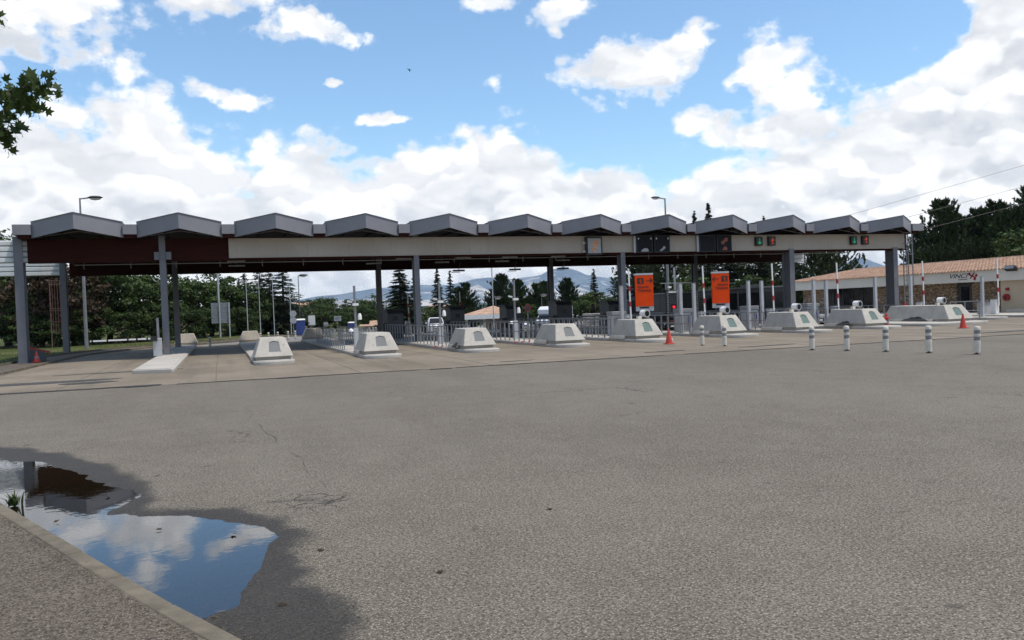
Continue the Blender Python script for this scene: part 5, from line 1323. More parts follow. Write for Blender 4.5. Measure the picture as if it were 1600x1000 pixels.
def car(label, x, y, paint, rz=0.0, suv=False):
    z = float(gz(x, y)) if y > 57 else 0.012
    c = thing('car', label, 'car', (x, y, z), rad(rz))
    k = 1.12 if suv else 1.0     # front faces -Y
    L_ = 1.62
    body = part('body', loft([(-L_, 0.56, 0.52, 0.22, 0.52 * k), (-L_ + 0.12, 0.64, 0.60, 0.16, 0.60 * k), (-0.85, 0.66, 0.63, 0.14, 0.68 * k), (0.2, 0.66, 0.64, 0.14, 0.72 * k), (1.2, 0.66, 0.62, 0.14, 0.74 * k), (L_ - 0.1, 0.63, 0.58, 0.18, 0.70 * k), (L_, 0.57, 0.52, 0.24, 0.62 * k)]), paint, c, smooth=True)
    cab = part('cabin', loft([(-0.82, 0.60, 0.55, 0.60 * k, 0.69 * k), (-0.25, 0.60, 0.50, 0.60 * k, 1.06 * k), (0.35, 0.60, 0.51, 0.60 * k, 1.10 * k), (1.0, 0.60, 0.50, 0.60 * k, 1.04 * k), (1.42 if suv else 1.3, 0.58, 0.50, 0.60 * k, 0.76 * k)]), paint, c, smooth=True)
    # glass, just proud of the cabin
    part('windscreen', MB().add([(-0.53, -0.80, 0.715 * k), (0.53, -0.80, 0.715 * k), (0.44, -0.29, 1.055 * k), (-0.44, -0.29, 1.055 * k)], [(0, 1, 2, 3)]), 'glassd', cab)
    for s in (-1, 1):
        part('side_window', MB().add([(s * 0.612, -0.55, 0.74 * k), (s * 0.612, 1.15, 0.76 * k), (s * 0.525, 0.95, 1.01 * k), (s * 0.525, -0.22, 1.02 * k)], [(0, 1, 2, 3)]), 'glassd', cab)
        part('mirror', MB().box(s * 0.74 - 0.08, s * 0.74 + 0.08, -0.52, -0.42, 0.70 * k, 0.80 * k), paint, c)
        part('headlight', MB().hexa([(s * 0.44 - 0.13, -L_ - 0.012, 0.43), (s * 0.44 + 0.11, -L_ + 0.05, 0.43), (s * 0.44 + 0.11, -L_ + 0.15, 0.43), (s * 0.44 - 0.13, -L_ + 0.1, 0.43), (s * 0.44 - 0.13, -L_ - 0.005, 0.53), (s * 0.44 + 0.12, -L_ + 0.07, 0.54), (s * 0.44 + 0.11, -L_ + 0.15, 0.54), (s * 0.44 - 0.13, -L_ + 0.1, 0.53)]), 'lamp', c)
        for yy in (-1.0, 1.02): wheel(c, s * 0.58, yy)
    part('grille', MB().box(-0.3, 0.3, -L_ - 0.012, -L_ + 0.02, 0.28, 0.44), 'black', c)
    part('number_plate', MB().box(-0.18, 0.18, -L_ - 0.02, -L_ - 0.013, 0.31, 0.38), 'white', c)
    return c
car('white sport utility car seen from the front behind the railings near the middle', 15.6, 60.5, 'carwhite', -12, True)
car('silver car waiting behind the seventh crash block before the stone building', 32.2, 38.9, 'carsilver', 0)
car('dark car in the lane between the two orange signs', 23.85, 41.0, 'carblack', 0)
car('pale car parked left of the white motorhome', 27.4, 74.5, 'carwhite', 10)
mh = thing('motorhome', 'white motorhome with dark cab window beyond the lanes', 'motorhome', (32.6, 78.2, float(gz(33, 78))), rad(-52))
part('body', MB().prism_x([(-0.6, 0.3), (2.9, 0.3), (2.9, 2.05), (-0.45, 2.05), (-0.95, 1.75), (-0.9, 1.35), (-0.6, 1.3)], -0.85, 0.85), 'carwhite', mh, bevel=0.05)
part('cab', MB().prism_x([(-1.6, 0.25), (-0.602, 0.25), (-0.602, 1.29), (-0.95, 1.25), (-1.3, 0.85), (-1.6, 0.75)], -0.76, 0.76), 'carwhite', mh, bevel=0.04)
part('windscreen', MB().add([(-0.68, -1.33, 0.87), (0.68, -1.33, 0.87), (0.64, -1.0, 1.24), (-0.64, -1.0, 1.24)], [(0, 1, 2, 3)]), 'glassd', mh)
for s in (-1, 1):
    part('cab_window', MB().add([(s * 0.768, -1.2, 0.85), (s * 0.768, -0.68, 0.85), (s * 0.768, -0.68, 1.2), (s * 0.768, -0.95, 1.2)], [(0, 1, 2, 3)]), 'glassd', mh)
    part('window', MB().box(s * 0.86 - 0.01, s * 0.86 + 0.01, 0.1, 0.8, 1.15, 1.6), 'glassd', mh)
    part('window', MB().box(s * 0.86 - 0.01, s * 0.86 + 0.01, 1.5, 2.4, 1.15, 1.6), 'glassd', mh)
    for yy in (-1.05, 1.9): wheel(mh, s * 0.68, yy, 0.26)
part('bumper', MB().box(-0.7, 0.7, -1.66, -1.602, 0.22, 0.45), 'darkmetal', mh)
mh.scale = (1.12, 1.12, 1.12)
lt = thing('lattice_frame', 'thin pinkish lattice frame among the brown trees between the two left columns', 'lattice', (-11.2, 66.5, 0.1))
for a in np.linspace(-0.42, 0.42, 6): part('upright', MB().box(a - 0.012, a + 0.012, -0.012, 0.012, 1.1, 4.9), 'pinkrust', lt)
for z in (1.1, 1.9, 2.7, 2.85, 4.6, 4.88): part('rail', MB().box(-0.44, 0.44, -0.015, 0.015, z - 0.015, z + 0.015), 'pinkrust', lt)
for a in (-0.4, 0.4): part('leg', MB().box(a - 0.03, a + 0.03, 0.02, 0.07, 0, 4.9), 'pinkrust', lt)
# stone heap / low wall to the right of the motorhome
rw = MB()
for i in range(60):
    a = rng.uniform(0, 1); x = 39 + 5 * a; y = 76 + rng.normal(0, 0.5); r_ = rng.uniform(0.15, 0.4); z = float(gz(x, y)) + rng.uniform(0, 0.6)
    v = [Vector((rng.normal(), rng.normal(), rng.normal())).normalized() * r_ for _ in range(8)]
    rw.hexa([(x - r_, y - r_ * rng.uniform(.6, 1), z), (x + r_, y - r_, z), (x + r_ * rng.uniform(.6, 1), y + r_, z), (x - r_, y + r_, z), (x - r_ * 0.7, y - r_ * 0.6, z + r_), (x + r_ * 0.6, y - r_ * 0.7, z + r_ * rng.uniform(.7, 1.1)), (x + r_ * 0.7, y + r_ * 0.6, z + r_), (x - r_ * 0.6, y + r_ * 0.7, z + r_)])
o = one('rubble_heap', rw, 'rendw', 'pale heap of stones beyond the railings left of the spired cedar', 'rubble', kind='stuff')
# stack of pallets / pale ribbed blocks
pb = thing('block_stack', 'pale stacked blocks behind the railings left of the left orange sign', 'blocks', (27.6, 56.8, 0.0), rad(-20))
for i in range(3):
    for k in range(4):
        part('block', MB().box(-1.1 + i * 0.75, -0.42 + i * 0.75, -0.3, 0.3, 0.05 + k * 0.26, 0.26 + k * 0.26), 'lightsteel', pb, bevel=0.03)

# ------------------------------------------------------------------ overhead line and pylon
def wire(label, a, b, ext):
    a, b = Vector(a), Vector(b); dlt = b - a
    p0, p1 = a - dlt * ext[0], b + dlt * ext[1]
    pts = []
    for t in np.linspace(0, 1, 16):
        p = p0.lerp(p1, t); pts.append((p.x, p.y, p.z - 1.2 * 4 * t * (1 - t) * 0.12))
    return one('power_line', MB().tube(pts, 0.012, 5), 'darkmetal', label, 'power line', 'overhead wires')
wire('upper overhead wire crossing the sky at right', (44.4, 47.7, 7.75), (55.5, 43.7, 10.7), (0.5, 3))
wire('lower overhead wire crossing the sky at right above the pines', (47.3, 46.7, 7.15), (56.5, 43.4, 9.4), (0.5, 3))
wire('lowest overhead wire behind the right pines', (54.0, 44.26, 7.55), (60.0, 42.0, 9.0), (1.5, 2))
py = thing('pylon', 'distant lattice power pylon before the highest mountain', 'pylon', (305, 634, -0.7))
H_ = 30.0
for sx_ in (-1, 1):
    for sy_ in (-1, 1):
        part('leg', MB().bar((sx_ * 2.6, sy_ * 2.6, 0), (sx_ * 0.35, sy_ * 0.35, H_), 0.32), 'steel', py)
for k, z in enumerate((20.5, 24.2, 27.6)):
    part('cross_arm', MB().bar((-4.6 + k * 0.7, 0, z), (4.6 - k * 0.7, 0, z), 0.45, 0.5), 'steel', py)
for z in np.arange(0, 20, 3.0):
    w0, w1 = 2.6 - 2.25 * z / H_, 2.6 - 2.25 * (z + 3) / H_
    part('brace', MB().bar((-w0, -w0, z), (w1, -w1, z + 3), 0.16), 'steel', py)
    part('brace', MB().bar((w0, -w0, z), (-w1, -w1, z + 3), 0.16), 'steel', py)
bird = thing('bird', 'tiny dark bird high in the blue sky', 'bird', (30.6, 129.0, 41.0), rad(30))
part('body', MB().lathe([(0.01, -0.3), (0.09, -0.1), (0.08, 0.1), (0.01, 0.3)], (0, 0, 0), 8), 'black', bird)
for s in (-1, 1): part('wing', MB().hexa([(0, -0.12, 0), (s * 0.55, -0.05, 0.15), (s * 0.5, 0.08, 0.15), (0, 0.12, 0), (0, -0.12, 0.03), (s * 0.55, -0.05, 0.17), (s * 0.5, 0.08, 0.17), (0, 0.12, 0.03)]), 'black', bird)

# ------------------------------------------------------------------ trees (unit-height meshes, shared by copies)
def leaves_to_mesh(name, C, T, N, ln, wd, mat):
    """C centres, T leaf direction, N leaf normal (n,3); ln, wd arrays -> one mesh of rhombic leaves"""
    n = len(C)
    T = T / np.linalg.norm(T, axis=1, keepdims=True)
    S = np.cross(T, N); S /= np.maximum(1e-6, np.linalg.norm(S, axis=1, keepdims=True))
    a = C - T * ln[:, None] * 0.5; b = C + S * wd[:, None] * 0.5; c = C + T * ln[:, None] * 0.5; d_ = C - S * wd[:, None] * 0.5
    V = np.stack([a, b, c, d_], 1).reshape(-1, 3) * U
    me = bpy.data.meshes.new(name)
    me.vertices.add(4 * n); me.vertices.foreach_set('co', V.astype(np.float32).ravel())
    me.loops.add(4 * n); me.loops.foreach_set('vertex_index', np.arange(4 * n, dtype=np.int32))
    me.polygons.add(n); me.polygons.foreach_set('loop_start', np.arange(0, 4 * n, 4, dtype=np.int32))
    me.update(calc_edges=True); me.validate()
    me.materials.append(MT[mat])
    return me
def rdir(n, g):
    v = g.normal(size=(n, 3)); return v / np.linalg.norm(v, axis=1, keepdims=True)
def trunk_mesh(name, limbs):
    m_ = MB()
    for pts, r0, r1 in limbs: m_.tube(pts, r0, 7, r1)
    me = m_.mesh(name); me.materials.append(MT['beech']); me.shade_smooth(); return me
def broad(seed, mat, n=5200, low=0.10, wid=0.40):
    g = np.random.default_rng(seed)
    limbs = [([(0, 0, 0), (0.01, 0, 0.2), (0.0, 0.02, 0.45), (0, 0, 0.7)], 0.03, 0.008)]
    cl = []
    for i in range(46):
        u = rdir(1, g)[0]; r = g.uniform(0.45, 1) ** 0.6
        z = low + (0.92 - low) * (0.5 + 0.5 * u[2] * r)
        w = wid * (0.55 + 0.45 * math.sin(math.pi * min(1, (z - low) / (1 - low) * 0.85 + 0.15)))
        c = np.array([u[0] * r * w, u[1] * r * w, z])
        cl.append((c, g.uniform(0.055, 0.125)))
        if i % 4 == 0: limbs.append(([(0, 0, max(0.12, z * 0.5)), tuple((c + np.array([0, 0, z * 0.6])) * np.array([0.5, 0.5, 0.5])), tuple(c)], 0.011, 0.003))
    w = np.array([r ** 2 for _, r in cl]); w /= w.sum()
    k = g.choice(len(cl), n, p=w)
    C0 = np.array([cl[i][0] for i in k]); R_ = np.array([cl[i][1] for i in k])
    D = rdir(n, g); D[:, 2] = np.where(g.random(n) < 0.65, np.abs(D[:, 2]), D[:, 2])
    rr = R_ * g.uniform(0.55, 1.12, n) * (1 + 0.25 * np.sin(D[:, 0] * 9 + k))
    C = C0 + D * rr[:, None] * np.array([1.15, 1.15, 0.85])
    Nn = D + rdir(n, g) * 0.7
    T = np.cross(Nn, rdir(n, g))
    s = g.uniform(0.018, 0.034, n)
    return leaves_to_mesh('crown', C, T, Nn, s * 1.3, s, mat), trunk_mesh('trunk', limbs)
def cedar(seed, n_tier=30, wid=0.33, mat='cedar', droop=0.10, spire=0.0):
    g = np.random.default_rng(seed)
    limbs = [([(0, 0, 0), (0.004, 0, 0.5), (0.0, 0.0, 1.0)], 0.022, 0.002)]
    Cs, Ts, Ns, Ls, Ws = [], [], [], [], []
    for i in range(n_tier):
        t = i / (n_tier - 1)
        z = 0.06 + 0.93 * t ** 0.95
        rad_ = wid * (1 - t) ** (0.8 + spire) * g.uniform(0.75, 1.12) + 0.012
        nb = int(5 + 4 * (1 - t))
        a0 = g.uniform(0, 6.28)
        for b in range(nb):
            a = a0 + 6.283 * b / nb + g.normal(0, 0.25); L_ = rad_ * g.uniform(0.6, 1.15)
            dirv_ = np.array([math.cos(a), math.sin(a), 0])
            zz = z + g.normal(0, 0.012)
            up = 0.10 * (t - 0.3)
            P = lambda s: np.array([0, 0, zz]) + dirv_ * L_ * s + np.array([0, 0, L_ * (up * 3 * s - droop * 2.2 * s * s)])
            limbs.append(([tuple(P(0)), tuple(P(0.5)), tuple(P(1))], 0.0045 * (1 - t) + 0.0015, 0.0008))
            m = int(16 + 62 * (1 - t) ** 0.8)
            s = g.uniform(0.12, 1.05, m) ** 0.75
            side = g.normal(0, 1, m) * 0.16 * L_ * (1.15 - s * 0.7)
            lat = np.array([-math.sin(a), math.cos(a), 0])
            C = np.array([P(q) for q in s]) + lat * side[:, None] + np.stack([0 * s, 0 * s, g.normal(0, 0.004, m) - np.abs(side) * 0.25], -1)
            T = dirv_ * 1.0 + lat * (np.sign(side) * 0.9)[:, None] + np.stack([0 * s, 0 * s, g.normal(-0.15, 0.35, m)], -1)
            Nn = np.tile(np.array([0, 0, 1.0]), (m, 1)) + rdir(m, g) * 0.55
            Cs.append(C); Ts.append(T); Ns.append(Nn); Ls.append(g.uniform(0.022, 0.046, m)); Ws.append(g.uniform(0.009, 0.016, m))
    C, T, N_, L_, W_ = map(np.concatenate, (Cs, Ts, Ns, Ls, Ws))
    return leaves_to_mesh('crown', C, T, N_, L_, W_, mat), trunk_mesh('trunk', limbs)
def pine(seed, wid=0.30, mat='pine', low=0.16, dens=1.0, cone=False):
    g = np.random.default_rng(seed)
    limbs = [([(0, 0, 0), (0.01, 0.005, 0.4), (0.0, 0.0, 0.97)], 0.026, 0.004)]
    Cs, Ts, Ns, Ls, Ws = [], [], [], [], []
    tiers = 16 if cone else 13
    for i in range(tiers):
        t = i / (tiers - 1); z = low + (0.93 - low) * t
        rad_ = wid * (0.55 + 0.75 * math.sin(math.pi * (0.30 + 0.62 * t))) * (1.0 - 0.55 * t) * 1.15
        if cone: rad_ = wid * (1.02 - t) ** 0.85 * g.uniform(0.85, 1.15) + 0.03
        nb = int((7 if cone else 6) + 2 * g.random())
        for b in range(nb):
            a = g.uniform(0, 6.283); L_ = rad_ * g.uniform(0.65, 1.15) + 0.02
            dv = np.array([math.cos(a), math.sin(a), 0]); rise = g.uniform(0.25, 0.6) + 0.3 * t
            P = lambda s: np.array([0, 0, z]) + dv * L_ * s + np.array([0, 0, L_ * rise * s * s])
            limbs.append(([tuple(P(0)), tuple(P(0.5)), tuple(P(1))], 0.006 * (1 - t) + 0.002, 0.001))
            for q in range(int((6.5 + 10 * (1 - t)) * dens)):
                s = g.uniform(0.22, 1.05); lat = np.array([-math.sin(a), math.cos(a), 0]) * g.normal(0, 0.22) * L_
                c = P(s) + lat + np.array([0, 0, g.uniform(0, 0.02)])
                ax = dv * g.uniform(0.1, 0.6) + np.array([0, 0, 1.0]) + g.normal(0, 0.25, 3); ax /= np.linalg.norm(ax)
                m = 17
                D = rdir(m, g) * 0.62 + ax
                hh = g.uniform(0.0, 0.045, m)
                Cs.append(c + ax * hh[:, None] + D * 0.012); Ts.append(D); Ns.append(rdir(m, g)); Ls.append(g.uniform(0.030, 0.050, m)); Ws.append(np.full(m, 0.0105))
    for q in range(10):      # leader
        c = np.array([0, 0, 0.88 + 0.012 * q]); D = rdir(12, g) * 0.7 + np.array([0, 0, 1.0])
        Cs.append(np.tile(c, (12, 1)) + D * 0.012); Ts.append(D); Ns.append(rdir(12, g)); Ls.append(np.full(12, 0.034)); Ws.append(np.full(12, 0.0055))
    C, T, N_, L_, W_ = map(np.concatenate, (Cs, Ts, Ns, Ls, Ws))
    return leaves_to_mesh('crown', C, T, N_, L_, W_, mat), trunk_mesh('trunk', limbs)
KINDS_ = {'L': [broad(s, 'leaf') for s in (1, 2, 3)], 'W': [broad(s, 'leaf', 5200, 0.03, 0.52) for s in (6, 7)], 'B': [broad(s, 'leafb', 5600, 0.03, 0.36) for s in (4, 5)],
          'C': [cedar(s) for s in (11, 12, 13)], 'S': [cedar(14, 24, 0.16, spire=0.3)], 'K': [cedar(s, 40, 0.22, spire=0.1) for s in (15, 16)], 'P': [pine(s, 0.34, low=0.07, dens=1.35, cone=True) for s in (21, 22, 23)], 'Q': [pine(s, 0.42, dens=1.3) for s in (24, 25)]}
tcount = {}
def tree(kind, x, y, top, name, label, group, wide=1.0):
    i = tcount.get(kind, 0); tcount[kind] = i + 1
    cr, tr = KINDS_[kind][i % len(KINDS_[kind])]
    z = float(gz(x, y)) - 0.05
    t = thing(name, label, 'tree', (x, y, z), random.Random(int(x * 37 + y * 11)).uniform(0, 6.28), group)
    h = top - z; t.scale = (h * wide, h * wide, h)
    share('crown', cr, None, t); share('trunk', tr, None, t)
    return t
BELT = 'dark green leafy tree in the dense belt behind the left lanes'
for x, y, tp, w in [(-16.9, 78.4, 9.6, 1.0), (-15.4, 75.7, 8.2, 1.0), (-8.6, 73.3, 7.3, 1.1), (-6.6, 74.8, 7.0, 1.1), (-4.9, 77.5, 6.8, 1.15), (-2.6, 78.8, 6.1, 1.15), (-0.9, 84.0, 6.3, 1.1), (0.9, 85.1, 6.2, 1.1), (-10.2, 79, 7.6, 1.1), (2.6, 83, 5.0, 1.1)]:
    tree('L', x, y, tp, 'leafy_tree', BELT, 'belt of trees behind the left lanes', w * 1.15)
for x, y, tp in [(-9.4, 70.2, 3.4), (-7.2, 70.6, 3.0), (-5.2, 72.4, 3.4), (-3.2, 74.0, 3.2), (-1.4, 76.5, 3.0), (0.8, 78.5, 3.2), (2.4, 79.5, 2.8), (-11.6, 69.4, 3.0), (-14.5, 71, 3.6), (-17.5, 73, 4.5)]:
    tree('W', x, y, tp, 'shrub', 'dark bushy undergrowth at the foot of the left tree belt', 'undergrowth of the left tree belt', 1.3)
tree('B', -13.0, 70.6, 7.4, 'brown_tree', 'brown-leaved tree left of the rear left column', 'brown trees', 1.0)
tree('B', -10.7, 70.0, 7.6, 'brown_tree', 'brown-leaved tree right of the rear left column', 'brown trees', 1.0)
tree('S', 1.9, 88.6, 5.9, 'slim_conifer', 'slim dark conifer tip between the leafy belt and the flagpoles', None)
tree('C', 3.8, 84.0, 6.8, 'cedar_tree', 'dark cedar behind the left pair of flagpoles', None, 1.4)
tree('C', 5.9, 83.0, 6.9, 'cedar_tree', 'dark cedar behind the right pair of flagpoles', None, 1.45)
tree('C', 2.4, 86.0, 6.2, 'cedar_tree', 'dark cedar just right of the road sign back', None, 1.5)
tree('C', 4.9, 87.5, 6.6, 'cedar_tree', 'dark cedar filling the gap between the two flagpole pairs', None, 1.5)
tree('W', 6.4, 86.5, 3.2, 'shrub', 'dark bush at the foot of the cedars behind the blue cabin', None, 1.2)
for x, y, tp in [(12.2, 123.2, 4.3), (15.2, 132.7, 5.0), (16.0, 121.8, 4.2), (18.8, 126.1, 4.2), (22.5, 135.4, 4.5), (23.2, 128, 4.6), (13.8, 119, 3.4), (20.5, 120, 3.6), (9.8, 118, 4.2), (26.5, 126, 4.0), (17.2, 117, 3.0), (24.5, 119, 3.2)]:
    tree('L', x, y, tp, 'leafy_tree', 'green tree in the far row beyond the white posts', 'far row of trees beyond the road', 1.35)
tree('K', 17.7, 82.9, 7.0, 'cedar_tree', 'tall dark cedar left of the third front column', None, 1.6)
tree('S', 20.0, 86.0, 6.3, 'cedar_tree', 'dark cedar half hidden by the third front column', None, 1.3)
tree('K', 22.9, 87.4, 6.4, 'cedar_tree', 'feathery cedar right of the third front column', None, 0.95)
tree('S', 25.0, 89.6, 6.2, 'cedar_tree', 'second feathery cedar, before the pale mountain slope', None, 1.3)
tree('P', 25.2, 84.6, 4.5, 'pine_tree', 'bushy pine at the foot of the two feathery cedars', None, 1.15)
tree('W', 20.6, 83.5, 2.6, 'shrub', 'low green bushes behind the second camera mast', None, 1.3)
for x, y, tp, w in [(30.2, 86.8, 5.4, 'tallest pine of the group above the tiled pavilion'), (33.4, 90.1, 4.9, 'pine just right of the tallest one above the pavilion'), (35.5, 89.2, 4.4, 'pyramid-shaped pine behind the white motorhome'), (38.2, 93.5, 4.7, 'pine partly hidden by the rear middle column'), (39.0, 88.1, 4.8, 'pine right of the rear middle column below the pylon')]:
    tree('P', x, y, tp, 'pine_tree', w, 'pines before the mountains', 1.05)
tree('W', 31.8, 83.5, 2.3, 'shrub', 'green bush below the pines beside the no-entry sign', None, 1.3)
tree('L', 40.6, 84.0, 3.4, 'leafy_tree', 'round green tree before the mountain foot', None, 1.5)
tree('L', 43.8, 90.6, 3.5, 'leafy_tree', 'second round green tree, right of the first below the mountain', None, 1.6)
tree('S', 42.0, 86.9, 5.9, 'cedar_tree', 'slim spired cedar in the sky gap left of the fourth front column', None, 1.2)
tree('C', 45.0, 86.0, 6.9, 'cedar_tree', 'broad cedar just left of the fourth front column', None, 1.1)
for x, y, tp, k in [(43.6, 79.0, 7.0, 'C'), (46.4, 78.0, 7.2, 'Q'), (50.0, 83.0, 7.5, 'L'), (53.4, 76.4, 8.8, 'C'), (50.6, 76.0, 7.4, 'C'), (55.6, 73.6, 8.4, 'C'), (57.5, 70.6, 7.4, 'C'), (60, 79, 8.2, 'L'), (48.5, 74, 5.0, 'W'), (53, 71.5, 4.5, 'W'), (57, 68.5, 4.2, 'W')]:
    tree(k, x, y, tp, {'C': 'cedar_tree', 'Q': 'pine_tree', 'L': 'leafy_tree', 'W': 'shrub'}[k], {'C': 'dark cedar in the mass of trees behind the orange signs', 'Q': 'dense pine behind the left orange sign', 'L': 'leafy tree in the mass behind the orange signs', 'W': 'bushy undergrowth behind the dark booths'}[k], {'C': 'cedars behind the orange signs', 'Q': None, 'L': 'leafy trees behind the orange signs', 'W': 'undergrowth behind the booths'}[k], 1.35 if k != 'W' else 1.4)
tree('K', 54.6, 84.5, 12.4, 'cedar_tree', 'left of two thin conifer tips showing above the ninth roof fold', None, 0.75)
tree('K', 56.3, 84.0, 13.4, 'cedar_tree', 'right of two thin conifer tips showing above the ninth roof fold', None, 0.75)
tree('K', 58.7, 76.6, 10.9, 'cedar_tree', 'thin conifer tip just above the tenth roof fold', None, 0.7)
tree('Q', 57.6, 66.4, 6.4, 'pine_tree', 'broad dark pine left, over the tiled roof between the last two columns', None, 1.15)
tree('Q', 58.9, 67.4, 6.3, 'pine_tree', 'broad dark pine right, beside the flat-topped blue mountain', None, 1.1)
tree('P', 72.1, 67.5, 8.6, 'pine_tree', 'slim pine behind the ladder', None, 0.75)
for x, y, tp, w in [(69.4, 62.0, 10.7, 'tall pointed pine right of the canopy end'), (73.0, 63.0, 9.2, 'shorter pine second from left right of the canopy'), (74.6, 62.3, 9.9, 'thin-topped pine in the middle of the right group'), (74.2, 60.0, 10.3, 'pine fourth from left in the right group'), (71.6, 56.6, 9.0, 'dark pine behind the chimney'), (73.9, 55.9, 11.2, 'tallest pine at the right picture edge')]:
    tree('P', x, y, tp, 'pine_tree', w, 'pines behind the service building', 0.95)
for x, y, tp, w in [(66.5, 60.5, 5.9, 'dense dark bush left in the hedge behind the tiled roof'), (69.0, 57.5, 6.2, 'dense dark bush in the middle of the hedge behind the tiled roof')]:
    tree('Q', x, y, tp, 'pine_tree', w, None, 1.25)
tree('L', 64.3, 47.8, 7.6, 'leafy_tree', 'yellow-green leafy tree at the right picture edge behind the chimney', None, 1.2)
tree('L', 67.0, 51.0, 7.0, 'leafy_tree', 'dark leafy tree just left of the yellow-green one at the right edge', None, 1.2)

# ------------------------------------------------------------------ maple branch hanging in from the left
mp = thing('maple_tree', 'maple branch with dark lobed leaves reaching in from the left edge', 'tree', (-4.2, 9.2, 0.1))
part('trunk', MB().tube([(-4.2, 9.2, 0.05), (-4.15, 9.15, 2.2), (-4.1, 9.1, 4.0), (-4.0, 9.1, 5.6)], 0.13, 9, 0.06), 'beech', mp, smooth=True, world=True)
part('branch', MB().tube([(-4.1, 9.1, 3.4), (-3.0, 8.7, 3.75), (-2.2, 8.35, 3.78), (-1.65, 8.03, 3.78), (-1.38, 7.94, 3.84)], 0.045, 7, 0.006), 'beech', mp, smooth=True, world=True)
part('branch', MB().tube([(-2.6, 8.5, 3.77), (-2.0, 8.2, 3.6), (-1.6, 8.0, 3.5)], 0.02, 6, 0.004), 'beech', mp, smooth=True, world=True)
part('branch', MB().tube([(-4.05, 9.1, 4.3), (-2.8, 8.6, 4.5), (-1.9, 8.2, 4.42), (-1.72, 8.05, 4.38)], 0.03, 6, 0.004), 'beech', mp, smooth=True, world=True)
tips = [(90, 1.0), (62, 0.52), (38, 0.92), (14, 0.42), (-14, 0.74), (-42, 0.36), (-70, 0.30)]
outl = [(0.10 * math.cos(rad(a)) * r * 1.0, 0.10 * math.sin(rad(a)) * r) for a, r in tips]
outl = outl + [(0.0, -0.035)] + [(-x, y) for x, y in outl[::-1]][:-1]
lm = MB().add([(x, y, 0.22 * (abs(x)) - 0.9 * x * x) for x, y in outl], [tuple(range(len(outl)))]).add([(0, -0.035, 0), (0.004, -0.12, 0.01), (-0.004, -0.12, 0.01)], [(0, 1, 2)])
leaf_me = lm.mesh('leaf'); leaf_me.materials.append(MT['maple'])
lr = np.random.default_rng(5)
def leafs(n, c, s):
    for i in range(n):
        q = np.array(c) + lr.normal(0, 1, 3) * np.array(s)
        share('leaf', leaf_me, None, mp, (q[0] + 4.2, q[1] - 9.2, q[2] - 0.1), (lr.uniform(0.6, 2.4), lr.normal(0, 0.7), lr.uniform(0, 6.28)), lr.uniform(0.5, 0.8))
leafs(52, (-1.42, 7.96, 3.83), (0.085, 0.10, 0.05))
leafs(48, (-1.60, 8.03, 3.74), (0.08, 0.10, 0.06))
leafs(22, (-1.50, 7.98, 3.66), (0.07, 0.10, 0.035))
leafs(28, (-1.68, 8.05, 3.55), (0.06, 0.10, 0.05))
leafs(26, (-1.70, 8.08, 3.42), (0.045, 0.10, 0.035))
leafs(30, (-2.05, 8.3, 3.62), (0.2, 0.2, 0.16))
leafs(14, (-1.76, 8.08, 4.40), (0.035, 0.10, 0.08))
leafs(16, (-2.1, 8.3, 4.45), (0.2, 0.2, 0.12))
# weed growing at the kerb beside the puddle
wd_ = thing('weed', 'small green weed growing at the kerb beside the puddle', 'weed', (-1.98, 9.05, 0.0))
for i in range(26):
    a = lr.uniform(0, 6.28); L_ = lr.uniform(0.08, 0.18); lean = lr.uniform(0.2, 0.9); b0 = lr.normal(0, 0.035, 2)
    d0 = np.array([math.cos(a), math.sin(a)]); w = 0.010
    P = [(b0[0] + d0[0] * L_ * lean * t * t, b0[1] + d0[1] * L_ * lean * t * t, L_ * t * (1 - 0.25 * lean * t)) for t in (0, 0.5, 1.0)]
    s = (-d0[1] * w, d0[0] * w)
    part('blade', MB().add([(P[0][0] - s[0], P[0][1] - s[1], P[0][2]), (P[0][0] + s[0], P[0][1] + s[1], P[0][2]), (P[1][0] + s[0], P[1][1] + s[1], P[1][2]), (P[1][0] - s[0], P[1][1] - s[1], P[1][2]), P[2]], [(0, 1, 2, 3), (3, 2, 4)]), 'maple', wd_)

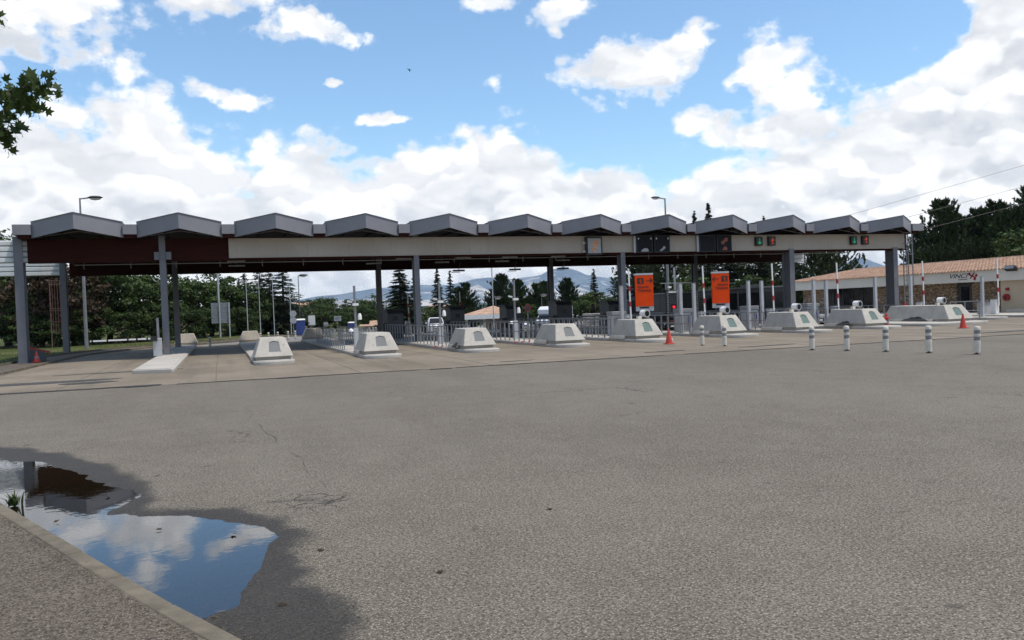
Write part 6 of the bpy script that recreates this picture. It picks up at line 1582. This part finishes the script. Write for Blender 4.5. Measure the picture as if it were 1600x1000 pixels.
# dead leaves and grit lying about the puddle and the kerb
lit_me = lm.mesh('fallen_leaf'); lit_me.materials.append(MT['leafb'])
for i, (x, y, w) in enumerate([(-0.55, 7.35, 'floating near the middle of the puddle'), (0.02, 6.9, 'floating near the right end of the puddle'), (-1.15, 9.0, 'at the narrow middle of the puddle'), (0.62, 6.1, 'on the wet asphalt right of the puddle'),
                               (0.28, 5.05, 'on the wet asphalt below the puddle'), (2.6, 6.4, 'lying alone on the dry asphalt right of the puddle'), (1.3, 5.2, 'on the dry asphalt near the bottom edge'), (-1.45, 8.1, 'against the kerb beside the puddle')]):
    o = share('fallen_leaf', lit_me, None, None, (x, y, 0.004), (lr.normal(0, 0.2), lr.normal(0, 0.2), lr.uniform(0, 6.28)), 0.42)
    tag(o, f'small brown fallen leaf {w}', 'leaf', 'fallen leaves near the puddle')
gr_ = MB()
for i in range(900):
    s0 = lr.uniform(3.5, 13.5); p = kp(s0) - kn(s0) * abs(lr.normal(0, 0.10)); q = lr.uniform(0.004, 0.013)
    if sdist(np.array([p[0]]), np.array([p[1]]), PUD)[0] > -0.06: continue
    z0 = 0.001
    gr_.add([(p[0] - q, p[1], z0), (p[0] + q * 0.5, p[1] - q, z0), (p[0] + q * 0.6, p[1] + q, z0), (p[0], p[1], z0 + q * 1.2)], [(0, 1, 3), (1, 2, 3), (2, 0, 3)])
for i in range(700):
    s0 = lr.uniform(2.5, 13.5); p = kp(s0) + kn(s0) * (0.14 + abs(lr.normal(0, 0.06))); q = lr.uniform(0.004, 0.012); z0 = 0.094
    gr_.add([(p[0] - q, p[1], z0), (p[0] + q * 0.5, p[1] - q, z0), (p[0] + q * 0.6, p[1] + q, z0), (p[0], p[1], z0 + q * 1.2)], [(0, 1, 3), (1, 2, 3), (2, 0, 3)])
gv = struct('gravel', gr_, 'kerb', 'stuff'); tag(gv, 'loose grit gathered along the foreground kerb', 'gravel', kind='stuff')

# ------------------------------------------------------------------ haze
hz = MB().box(-9700, 9700, -9700, 9700, -3.0, 345)
ho = struct('haze', hz, None, 'stuff')
hm = bpy.data.materials.new('pale_haze'); hm.use_nodes = True
ht = hm.node_tree; ht.nodes.clear()
pv_ = nn(ht, 'ShaderNodeVolumePrincipled')
pv_.inputs['Color'].default_value = (0.58, 0.78, 1.0, 1); pv_.inputs['Density'].default_value = 4.2e-5; pv_.inputs['Anisotropy'].default_value = 0.0
oo = nn(ht, 'ShaderNodeOutputMaterial'); ht.links.new(pv_.outputs[0], oo.inputs['Volume'])
ho.data.materials.append(hm)
fixn(ho.data)
